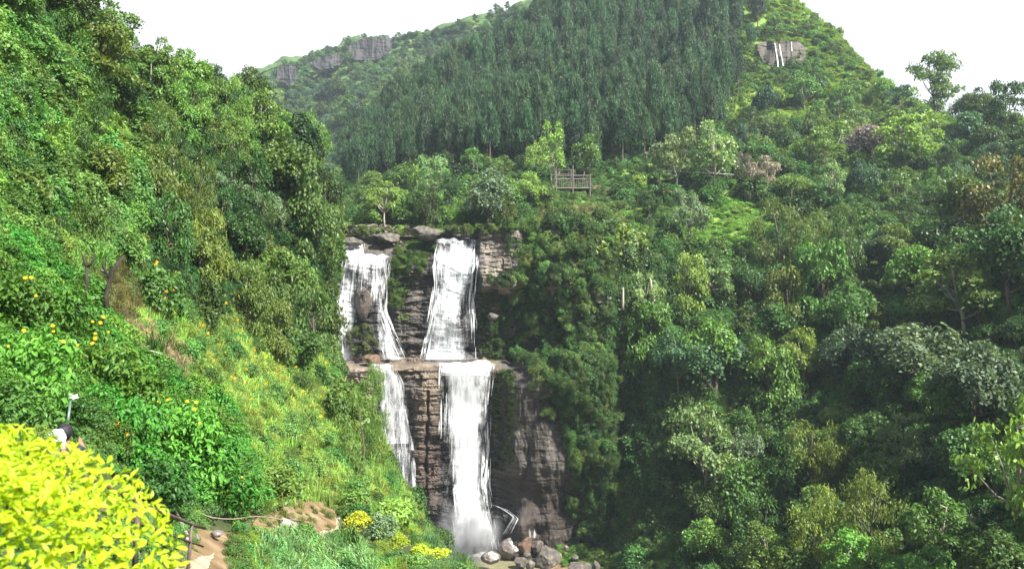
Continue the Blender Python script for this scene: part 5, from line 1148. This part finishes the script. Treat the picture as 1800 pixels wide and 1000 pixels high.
drape(L, [(347,938),(366,939),(373,957),(360,970),(350,960)], 'path', PATHM, 'upper concrete step of the footpath', .3, 1.5)
drape(L, [(330,984),(378,970),(362,1005),(345,1060),(285,1060),(300,995)], 'path', PATHM, 'lower concrete part of the footpath', .32, 2)
drape(L, [(373,942),(404,948),(378,970),(330,984),(322,974),(362,966)], 'path', MUD, 'muddy wet stretch of the footpath', .26, 1.5)
drape(L, [(540,938),(560,914),(600,907),(596,920),(574,946)], 'path', PATHM, 'sunlit concrete stretch of the footpath leading to the falls', .5, 1.5)
patch(L, [(425,905),(560,890),(600,930),(450,950)], ['shrub', 'grass'], (.10,.14,.03), 10, 20, 60, 'weeds', 'small weeds on the bare red earth bank', 'weeds', seed=84)
patch(L, [(322,940),(352,925),(345,975),(300,1060),(280,1060)], ['shrub', 'grass'], (.10,.15,.035), 16, 34, 40, 'weeds', 'weeds between the handrail and the footpath', 'weeds', seed=84, asp=.6)
patch(L, [(405,945),(440,945),(430,1010),(400,1060),(372,1060),(385,1000)], ['grass', 'shrub'], (.12,.18,.04), 16, 34, 90, 'weeds', 'weeds at the right edge of the footpath', 'weeds', seed=84, asp=.6)
YR = 9.0
rail = empty('handrail', W(330, 1075, YR)); rb = np.array(rail.location); tag(rail, 'brown metal handrail beside the footpath at the bottom left', 'handrail')
def part(name, prm, m, parent, base, smooth=True):
    V, Q, T = prm; return link(name, mesh(name, V - base, [Q, T], [m], smooth=smooth), parent)
part('post', tube([W(326, 1090, YR), W(331, 990, YR), W(337, 922, YR)], [.02] * 3, 8), RAILM, rail, rb)
part('post', tube([W(236, 1010, 6.6), W(243, 870, 6.6)], [.022] * 2, 8), RAILM, rail, rb)
part('top_rail', tube([W(150, 835, 5.4), W(262, 890, 7.4), W(337, 921, YR), W(360, 928, 9.6)], [.019] * 4, 8), RAILM, rail, rb)
part('lower_rail', tube([W(150, 885, 5.4), W(262, 926, 7.4), W(335, 952, YR), W(357, 960, 9.6)], [.012] * 4, 8), RAILM, rail, rb)
for (x, y) in ((270, 930),):
    part('baluster', tube([W(x, y - 8, 7.6), W(x + 1, y + 14, 7.6)], [.009] * 2, 6), RAILM, rail, rb)
V, Q, T = tube([on_L(331, 958, .1), on_L(331, 958, .1) * .5 + W(300, 888, L.at(300, 900)[1]) * .5 + np.array([.05, 0, 0]), W(300, 888, L.at(300, 900)[1])], [.05, .045, .04], 7)
o = link('leaning_pole', mesh('leaning_pole', V, [Q, T], [PALEBARK], smooth=True)); tag(o, 'pale wooden pole leaning against the bank behind the handrail', 'pole')
hp = [(355,921),(372,926),(390,928),(410,928),(430,924),(448,921),(470,922),(490,925),(520,925),(545,924)]
V, Q, T = tube([on_L(x, y + 4, .3) for x, y in hp], .018, 6); o = link('hose', mesh('hose', V, [Q, T], [ROPEM], smooth=True)); tag(o, 'pale hose sagging along the red earth bank beside the footpath', 'hose')
V, Q, T = tube([on_L(494, 930, .25), on_L(518, 940, .25)], [.14, .17], 9); o = link('log', mesh('log', V, [Q, T], [PALEBARK], smooth=True)); tag(o, 'short pale cut log lying below the red earth bank', 'log')
for x0, y0, x1, y1, kd, v, lb in ((486,932,506,950,'brown',0,'brown stone left of the short cut log'),(342,940,352,952,'wet',1,'dark round stone on the concrete step of the footpath'),(425,918,440,930,'wet',2,'dark mossy stone at the foot of the glossy bush bank'),(370,932,392,942,'wet',0,'flat dark stone beside the sagging hose'),(498,940,514,952,'brown',1,'brown stone under the end of the short cut log')):
    p = L.at((x0 + x1) / 2, y1); boulder(x0, y0, x1, y1, p[1] - .1, kd, v, lb, name='stone')

# ---- dead trees, fallen branches
def dead(name, paths, rads, m, label):
    root = empty(name, paths[0][0]); b0 = np.array(paths[0][0]); tag(root, label, 'dead tree')
    for i, (pp, r_) in enumerate(zip(paths, rads)): part('trunk' if i == 0 else 'branch', tube(pp, r_, 8), m, root, b0)
yd = float(L.at(150, 560)[1]) - 1.0
dead('dead_tree', [[W(147, 575, yd), W(149, 540, yd), W(152, 500, yd), W(153, 470, yd)], [W(153, 470, yd), W(149, 460, yd), W(145, 447, yd)], [W(153, 470, yd), W(160, 464, yd), W(168, 446, yd)]],
     [[.10, .075, .06, .055], [.055, .045, .03], [.05, .04, .025]], DARKBARK, 'dead black forked trunk shaped like a Y on the left hillside')
dead('dead_tree', [[W(190, 560, yd + 2), W(186, 520, yd + 2), W(198, 475, yd + 2), W(218, 450, yd + 2)], [W(192, 490, yd + 2), W(182, 468, yd + 2), W(184, 455, yd + 2)]],
     [[.12, .09, .08, .05], [.06, .045, .03]], DARKBARK, 'leaning broken dark trunk right of the Y-shaped dead trunk')
yb = float(L.at(240, 620)[1]) - .8
rgb = np.random.default_rng(3)
for i, (a, b, c_) in enumerate((((205, 555), (215, 590), (245, 612)), ((212, 560), (222, 600), (218, 628)), ((215, 575), (240, 610), (285, 622)), ((218, 600), (232, 612), (262, 608)), ((185, 480), (178, 476), (190, 478)))):
    labs = ['curved bare branch', 'steep bare branch', 'longest bare branch', 'short bare twig', 'small pale twig']
    tails = ['on the brown earth slip, topmost of the fallen ones', 'on the brown earth slip, pointing straight down', 'on the brown earth slip, reaching furthest right', 'on the brown earth slip between longer branches', 'between the two dead trunks']
    V, Q, T = tube([W(*a, yb), W(*b, yb - .3), W(*c_, yb - .6)], [.07, .05, .02], 6); o = link('fallen_branch', mesh('fallen_branch', V, [Q, T], [PALEBARK], smooth=True)); tag(o, labs[i] + ' ' + tails[i], 'branch')
# tall bare stems on the right gorge wall
yy = 149.0
for pts, lb in (([(1150, 560), (1148, 520), (1143, 488)], 'bare broken grey trunk sticking out of the creepers on the gorge wall'), ([(1094, 545), (1095, 530), (1096, 505)], 'thin pale bare stem on the gorge wall left of the broken grey trunk')):
    V, Q, T = tube([W(x, y, yy) for x, y in pts], [.35, .25, .1], 7); o = link('snag', mesh('snag', V, [Q, T], [PALEBARK], smooth=True)); tag(o, lb, 'dead tree')

# ---- wooden shed frame on stilts
YS = 200.0
sb = W(1010, 345, YS); shed = empty('wooden_shed', sb); tag(shed, 'open wooden shed frame on stilts on the slope above the falls', 'shed')
def sp(x, y, d=0): return W(x, y, YS) + np.array([0, d, 0])
def beam(name, a, b, t, m=WOOD): part(name, tube([a, b], [t * .75, t * .75], 4), m, shed, sb, False)
for dpt in (0, 6.5):
    for x in (978, 1007, 1037): beam('post', sp(x, 346, dpt), sp(x, 291 if x < 1037 else 306, dpt), .24)
    beam('beam', sp(976, 309, dpt + .05), sp(1040, 309, dpt + .05), .22); beam('beam', sp(976, 331, dpt + .05), sp(1040, 331, dpt + .05), .26)
    beam('rail', sp(980, 300, dpt), sp(1008, 299, dpt), .1)
for x in (980, 1007, 1037):
    beam('joist', sp(x, 309.5, 0), sp(x, 309.5, 6.5), .16); beam('joist', sp(x, 331.5, 0), sp(x, 331.5, 6.5), .16)
beam('post', sp(982, 308, .1), sp(983, 291, .1), .15); beam('post', sp(999, 309, .1), sp(999, 293, .1), .08); beam('post', sp(1010, 309, .1), sp(1011, 297, .1), .1)
for i in range(16):
    x = 983 + i * 3.4 + random.uniform(-.6, .6)
    beam('slat', sp(x, 310, .2), sp(x + random.uniform(-.5, .5), 330, .2), .09)
for x in (988, 995): beam('prop', sp(x, 345, .2), sp(x, 333, .2), .07)
beam('brace', sp(1038, 322, .1), sp(1045, 333, .1), .16)
V, Q, T = box(sp(1008, 332.5, 3.3), (8.8, 6.4, .12)); part('floor', (V, Q, T), BARK, shed, sb, False)
def path_pt(x, y): return M.at(x, y)
DEARTH = noise_mat('shaded_earth', [(.05,.034,.022),(.10,.065,.042),(.15,.10,.06)], .8, bump=.2)
drape(M, [(1035,325),(1085,322),(1108,340),(1100,360),(1060,348),(1030,352)], 'earth_bank', DEARTH, 'bare brown earth cut right of the wooden shed', 1.2, 2, 1.2, 7)
# small hut roof and posts above the cliff
hb_ = M.at(732, 355); hut = empty('small_hut', hb_); tag(hut, 'tiny pale-roofed hut among the bushes above the left falls', 'hut'); hb_ = np.array(hb_)
V = np.array([(-2, -1, 1.6), (2, -1, 1.8), (2, 1.5, 2.3), (-2, 1.5, 2.1), (-2, -1, 1.7), (2, -1, 1.9), (2, 1.5, 2.4), (-2, 1.5, 2.2)]); hm = noise_mat('tin_sheet', [(.35, .3, .27), (.5, .46, .42)], 3, bump=0)
part('roof', (V, np.array([(0, 1, 2, 3), (4, 7, 6, 5), (0, 4, 5, 1), (1, 5, 6, 2), (2, 6, 7, 3), (3, 7, 4, 0)]), np.zeros((0, 3), int)), hm, hut, np.zeros(3), False)
part('wall', box((0, .2, .85), (3.2, 1.8, 1.6)), WOOD, hut, np.zeros(3), False)
for x, y0, y1, lb in ((730,328,352,'pale slim post beside the tiny hut'),(839,290,303,'short pale post on the slope right of the tall pale green tree'),(944,288,316,'left pale post of the close pair left of the wooden shed'),(951,290,318,'right pale post of the close pair left of the wooden shed')):
    yq = 205.; V, Q, T = tube([W(x, y1 + 8, yq), W(x, y0, yq)], [.14, .12], 6); o = link('wooden_post', mesh('wooden_post', V, [Q, T], [WOOD])); tag(o, lb, 'post')
V, Q, T = tube([W(1168, 300, 205), W(1220, 303, 205), W(1290, 307, 205)], .05, 4); o = link('overhead_wire', mesh('overhead_wire', V, [Q, T], [SILVER])); tag(o, 'thin pale wire stretched before the broad light green tree', 'wire')

# ---- bare rock faces on the mountain and the far ridge
def rock_face(sheet, poly, off, label, tcol, seed):
    x = [p[0] for p in poly]; y = [p[1] for p in poly]; nx, ny = 70, 46
    gx_, gy_ = np.meshgrid(np.linspace(min(x), max(x), nx), np.linspace(min(y), max(y), ny)); Yc = float(sheet.at(sum(x) / len(x), max(y))[1]) - off
    ins = inpoly(gx_ + 3 * vnoise(np.stack([gx_ / 9, gy_ / 9, gx_ * 0], -1), seed), gy_ + 3 * vnoise(np.stack([gx_ / 9, gy_ / 9, gx_ * 0 + 4], -1), seed), poly)
    X = (gx_ - 900) / FP * Yc; Z = (500 - gy_) / FP * Yc; Y = Yc + (max(y) - gy_) / FP * Yc * .35 + 7 * np.abs(fbm(np.stack([X / 9, Z / 26, Z * 0], -1), seed, 4)) - .5 * strata(X / 3, Z / 3)
    P = np.stack([(gx_ - 900) / FP * Y, Y, (500 - gy_) / FP * Y], -1); idx = np.arange(nx * ny).reshape(ny, nx); q = ins[:-1, :-1]
    Q = np.stack([idx[:-1, :-1], idx[1:, :-1], idx[1:, 1:], idx[:-1, 1:]], -1)[q]; u, inv_ = np.unique(Q, return_inverse=True)
    o = link('rock_outcrop', mesh('rock_outcrop', P.reshape(-1, 3)[u], [inv_.reshape(-1, 4)], [ROCKM], col=np.array(tcol) * (1 + .9 * fbm(P.reshape(-1, 3)[u] / np.array([4, 4, 14.]), seed, 3))[:, None])); tag(o, label, kind='structure'); return Yc
Yc = rock_face(M, [(1322,80),(1350,72),(1400,72),(1418,84),(1412,108),(1380,118),(1350,116),(1335,95)], 3, 'bare brown rock face high on the mountain with white water streaks', (.075, .065, .055), 3)
patch(M, [(1315,100),(1335,108),(1350,120),(1385,124),(1420,114),(1428,95),(1440,120),(1400,140),(1340,135),(1310,115)], ['bush', 'clump'], (.07,.14,.03), 16, 30, 70, 'shrubs', 'green shrubs along the foot of the high bare rock face', 'shrubs', seed=87)
patch(M, [(1310,88),(1330,72),(1400,66),(1425,80),(1422,70),(1400,58),(1320,62)], ['bush', 'clump'], (.07,.14,.03), 14, 24, 40, 'shrubs', 'green shrubs along the top of the high bare rock face', 'shrubs', seed=88)
fm = empty('mountain_trickle', W(1370, 115, Yc - 6)); tag(fm, 'thin white water streaks running down the bare rock high on the mountain', 'waterfall'); fb = np.array(fm.location)
for x0, x1, ya, yb2, wd in ((1362,1368,76,112,1.3),(1370,1377,78,116,1.5),(1391,1392,74,90,1.1),(1366,1368,98,118,2.0)):
    t = np.linspace(0, 1, 12)[:, None]; c = np.array([W(x0 + (x1 - x0) * s, ya + (yb2 - ya) * s, Yc - 5.5 + 4 * (1 - s)) for s in t[:, 0]]); dx = np.array([wd / FP * Yc / 2, 0, 0])
    V = np.concatenate([c - dx, c + dx]); Q = np.array([(k, k + 1, 13 + k, 12 + k) for k in range(11)])
    link('water_strand', mesh('water_strand', V - fb, [Q], [STRM], tone=np.full(24, .1), uv=np.stack([V[:, 0], -V[:, 2]], -1)), fm)
rock_face(N, [(484,122),(500,114),(520,116),(524,140),(505,150),(486,142)], 14, 'grey vertical crag at the left end of the distant ridge', (.042, .042, .044), 5)
rock_face(N, [(612,80),(640,66),(690,66),(686,92),(660,104),(620,106)], 14, 'broad grey crag near the middle of the distant ridge', (.04, .04, .042), 6)
rock_face(N, [(540,108),(575,98),(600,96),(598,116),(560,124)], 14, 'low dark crag between the two grey crags of the distant ridge', (.034, .035, .036), 7)

# ---- people
def skin_obj(name, verts, edges, radii, m, parent, sub=2):
    me = bpy.data.meshes.new(name); me.from_pydata(verts, edges, []); me.materials.append(m); o = link(name, me, parent)
    sk = o.modifiers.new('skin', 'SKIN'); sk.use_smooth_shade = True; me.update()
    if not me.skin_vertices: bpy.context.view_layer.update()
    if not me.skin_vertices:
        bpy.context.view_layer.objects.active = o; o.select_set(True); bpy.ops.mesh.customdata_skin_add()
    for i, r in enumerate(radii): me.skin_vertices[0].data[i].radius = (r, r * .85) if isinstance(r, (int, float)) else r
    me.skin_vertices[0].data[0].use_root = True
    ss_ = o.modifiers.new('smooth', 'SUBSURF'); ss_.levels = sub; ss_.render_levels = sub; return o
def person(loc, rz, label, arm_up, shirt, s=1.0):
    root = empty('person', loc, rz, (s, s, s)); tag(root, label, 'person')
    J = dict(pel=(0, 0, .95), wst=(0, .01, 1.08), ch=(0, 0, 1.3), nk=(0, 0, 1.47), hb=(0, .02, 1.55), ht=(0, .02, 1.68), hp1=(.1, 0, .9), kn1=(.12, .03, .5), an1=(.12, -.02, .09), to1=(.13, .14, .03),
             hp2=(-.1, 0, .9), kn2=(-.12, .03, .5), an2=(-.12, -.02, .09), to2=(-.13, .14, .03), s1=(.18, 0, 1.4), s2=(-.18, 0, 1.4))
    if arm_up: J.update(e1=(.26, .2, 1.3), w1=(.2, .42, 1.42), h1=(.19, .5, 1.46))
    else: J.update(e1=(.24, -.02, 1.13), w1=(.26, .08, .9), h1=(.26, .1, .8))
    J.update(e2=(-.24, -.02, 1.13), w2=(-.24, .08, .9), h2=(-.24, .1, .8))
    E = [('pel', 'wst'), ('wst', 'ch'), ('ch', 'nk'), ('nk', 'hb'), ('hb', 'ht'), ('pel', 'hp1'), ('hp1', 'kn1'), ('kn1', 'an1'), ('an1', 'to1'), ('pel', 'hp2'), ('hp2', 'kn2'), ('kn2', 'an2'), ('an2', 'to2'),
         ('ch', 's1'), ('s1', 'e1'), ('e1', 'w1'), ('w1', 'h1'), ('ch', 's2'), ('s2', 'e2'), ('e2', 'w2'), ('w2', 'h2')]
    R = dict(pel=.14, wst=.125, ch=.14, nk=.055, hb=.085, ht=.08, hp1=.095, kn1=.062, an1=.042, to1=.035, hp2=.095, kn2=.062, an2=.042, to2=.035, s1=.06, s2=.06, e1=.042, e2=.042, w1=.03, w2=.03, h1=.035, h2=.035)
    K = list(J); ix = {k: i for i, k in enumerate(K)}
    skin_obj('body', [J[k] for k in K], [(ix[a], ix[b]) for a, b in E], [R[k] for k in K], SKIN, root)
    k2 = ['wst', 'pel', 'ch', 's1', 's2', 'e1', 'e2']; i2 = {k: i for i, k in enumerate(k2)}
    skin_obj('shirt', [J[k] for k in k2], [(i2[a], i2[b]) for a, b in (('pel', 'wst'), ('wst', 'ch'), ('ch', 's1'), ('ch', 's2'), ('s1', 'e1'), ('s2', 'e2'))], [.155, .165, .165, .085, .085, .065, .065], shirt, root)
    k3 = ['pel', 'hp1', 'kn1', 'an1', 'hp2', 'kn2', 'an2']; i3 = {k: i for i, k in enumerate(k3)}
    skin_obj('trousers', [J[k] for k in k3], [(i3[a], i3[b]) for a, b in (('pel', 'hp1'), ('hp1', 'kn1'), ('kn1', 'an1'), ('pel', 'hp2'), ('hp2', 'kn2'), ('kn2', 'an2'))], [.15, .11, .08, .06, .11, .08, .06], TROUS, root)
    D, Fc = ico(3); V = D * np.array([.108, .12, .118]) * (1 + .05 * fbm(D * 4, 3, 3))[:, None] + np.array([0, -.02, 1.665]); V = np.where((D[:, 1:2] > .35) & (D[:, 2:3] < .2), V * np.array([.7, .25, 1]) + np.array([0, 0, 0]), V)
    link('hair', mesh('hair', V, [Fc], [HAIR], smooth=True), root)
    for s_ in (1, -1):                     # fingers closed lightly
        h_ = np.array(J['h1' if s_ == 1 else 'h2'])
    return root
pp = W(113, 751, 11.2); pz = 1.62
person((pp[0], pp[1], pp[2] - pz - .1), 0.5, 'person with black hair mostly hidden behind the golden hedge, next to a white bag', True, TROUS)
stick_b = W(119, 745, 11.4); st = empty('selfie_stick', stick_b); tag(st, 'grey green selfie stick with a pale phone held up above the hedge', 'selfie stick'); sbb = np.array(stick_b)
part('pole', tube([W(118, 748, 11.4), W(121, 727, 11.5), W(124, 704, 11.6)], [.022, .02, .016], 8), GREYP, st, sbb)
part('phone', box(W(132, 697, 11.6), (.075, .02, .06), [[.96, 0, -.26], [0, 1, 0], [.26, 0, .96]]), SILVER, st, sbb, False)
part('clamp', tube([W(121, 692, 11.6), W(129, 696, 11.6)], .008, 6), SILVER, st, sbb); part('clamp', tube([W(120, 699, 11.6), W(129, 699, 11.6)], .008, 6), SILVER, st, sbb)
bagp = W(99, 770, 9.5); D, Fc = ico(3); V = D * np.array([.11, .08, .13]) * (1 + .35 * fbm(D * 2.4, 9, 4))[:, None]
o = link('white_bag', mesh('white_bag', V, [Fc], [SHIRT], smooth=False), None, bagp - np.array([0, 0, .02])); tag(o, 'crumpled white cloth bag showing just above the golden hedge', 'bag')
for (x, y, Yq, lb, sh, rz) in ((779, 953, 66., 'tiny distant person with dark hair and white shirt by the pool', SHIRT, .4), (714, 889, 84., 'tiny distant person in dark clothes above the bright round bush', TROUS, .2)):
    q = W(x, y, Yq); person((q[0], q[1], q[2] - 1.68 * 1.0), rz, lb, False, sh)

# ---- haze: one closed box of even, pale air around the whole place
V, Q, T = box((0, 415, 65), (2400, 930, 283))
m, nd, lk, out = mat('haze_air'); pv = nd.new('ShaderNodeVolumePrincipled'); pv.inputs['Color'].default_value = (0.74, 0.88, 1, 1); pv.inputs['Density'].default_value = 0.00014; pv.inputs['Anisotropy'].default_value = 0.0
lk.new(pv.outputs[0], out.inputs['Volume'])
hz = link('haze', mesh('haze', V, [Q], [m])); tag(hz, kind='stuff')

# ---- every forest tree described by its look and by the landmark it stands next to
LMK = [(745,410,'flat-topped boulder at the cliff top'),(905,595,'leafy tree over the ledge'),(1250,645,'big round bluish green tree'),(1235,800,'sunlit tree with forked bare trunks'),(1435,790,'yellowish feathery tree in the lower forest'),
       (1690,500,'wide light green tree high in the forest'),(1610,640,'broad grey green rough tree'),(1780,840,'large light green tree at the right edge'),(1270,400,'terraced clearing'),(1010,320,'wooden shed'),
       (1520,260,'purplish flowering tree'),(1645,150,'flat-topped skyline tree'),(1370,95,'high bare rock face'),(1390,335,'bright tree above the terraced clearing'),(1250,280,'broad light green tree before the pines'),
       (1770,340,'orange-tipped tree'),(1485,430,'creeper-clad column tree'),(1075,440,'rusty-tipped tree on the gorge rim'),(1640,380,'right grassy clearing'),(760,310,'tall pale green tree above the falls'),
       (860,350,'big grey green tree above the falls'),(1105,940,'shaded gorge floor'),(1250,950,'round light green bush'),(1660,940,'bright green layered tree at the bottom'),(200,175,'round very dark bush'),(500,300,'large olive brown tree'),
       (365,430,'yellow green foliage column'),(155,500,'Y-shaped dead trunk'),(440,165,'dark skyline tree'),(550,560,'upper left falls edge'),(310,180,'pale feathery skyline tree'),(500,130,'left crag of the distant ridge'),(560,330,'valley behind the left hillside')]
CW = dict(deep='very dark', dark='dark green', mid='green', lime='light green', olive='olive green', grey='grey green', blue='bluish green', pine='dark blue green')
KW = {'round': 'rounded', 'open': 'open-crowned', 'column': 'creeper-hung', 'feather': 'feathery', 'bush': 'bushy', 'pine': 'narrow', 'tier': 'layered', 'shrub': 'fine-leaved'}
MK = {cv.name: k for k in AS for cv, tm in AS[k]}
bins = {}
for o in list(COL.objects):
    gname = o.get('group', '')
    if o.parent or not (gname.startswith('trees ') or gname.startswith('hazy trees') or gname.startswith('small trees') or gname.startswith('dark trees')): continue
    cr = o if o.type == 'MESH' else [c for c in o.children if c.name.startswith('crown')][0]
    P = np.array(o.location) + np.array([0, 0, o.scale[2] * .5]); x, y = proj(P); x, y = float(x), float(y)
    cc = tuple(cr.color)[:3]; cw = CW[min(CW, key=lambda k: sum((a - b) ** 2 for a, b in zip(PAL[k], cc)))]
    lm_ = min(LMK, key=lambda q: (q[0] - x) ** 2 + (q[1] - y) ** 2); dx, dy = x - lm_[0], y - lm_[1]
    rel = ('right of' if dx > 0 else 'left of') if abs(dx) > abs(dy) else ('below' if dy > 0 else 'above')
    bins.setdefault((cw, KW[MK[cr.data.name]], rel, lm_[2]), []).append((math.hypot(dx, dy), o))
ORD = ['', 'second', 'third', 'fourth', 'fifth', 'sixth', 'seventh', 'eighth', 'ninth', 'tenth', 'eleventh', 'twelfth']
for (cw, kw, rel, ln_), lst in bins.items():
    lst.sort(key=lambda q: q[0])
    for i, (d_, o) in enumerate(lst):
        o['label'] = ((ORD[min(i, 11)] + ' ' if i else '') + '%s %s tree %s the %s' % (cw, kw, rel, ln_)).strip()
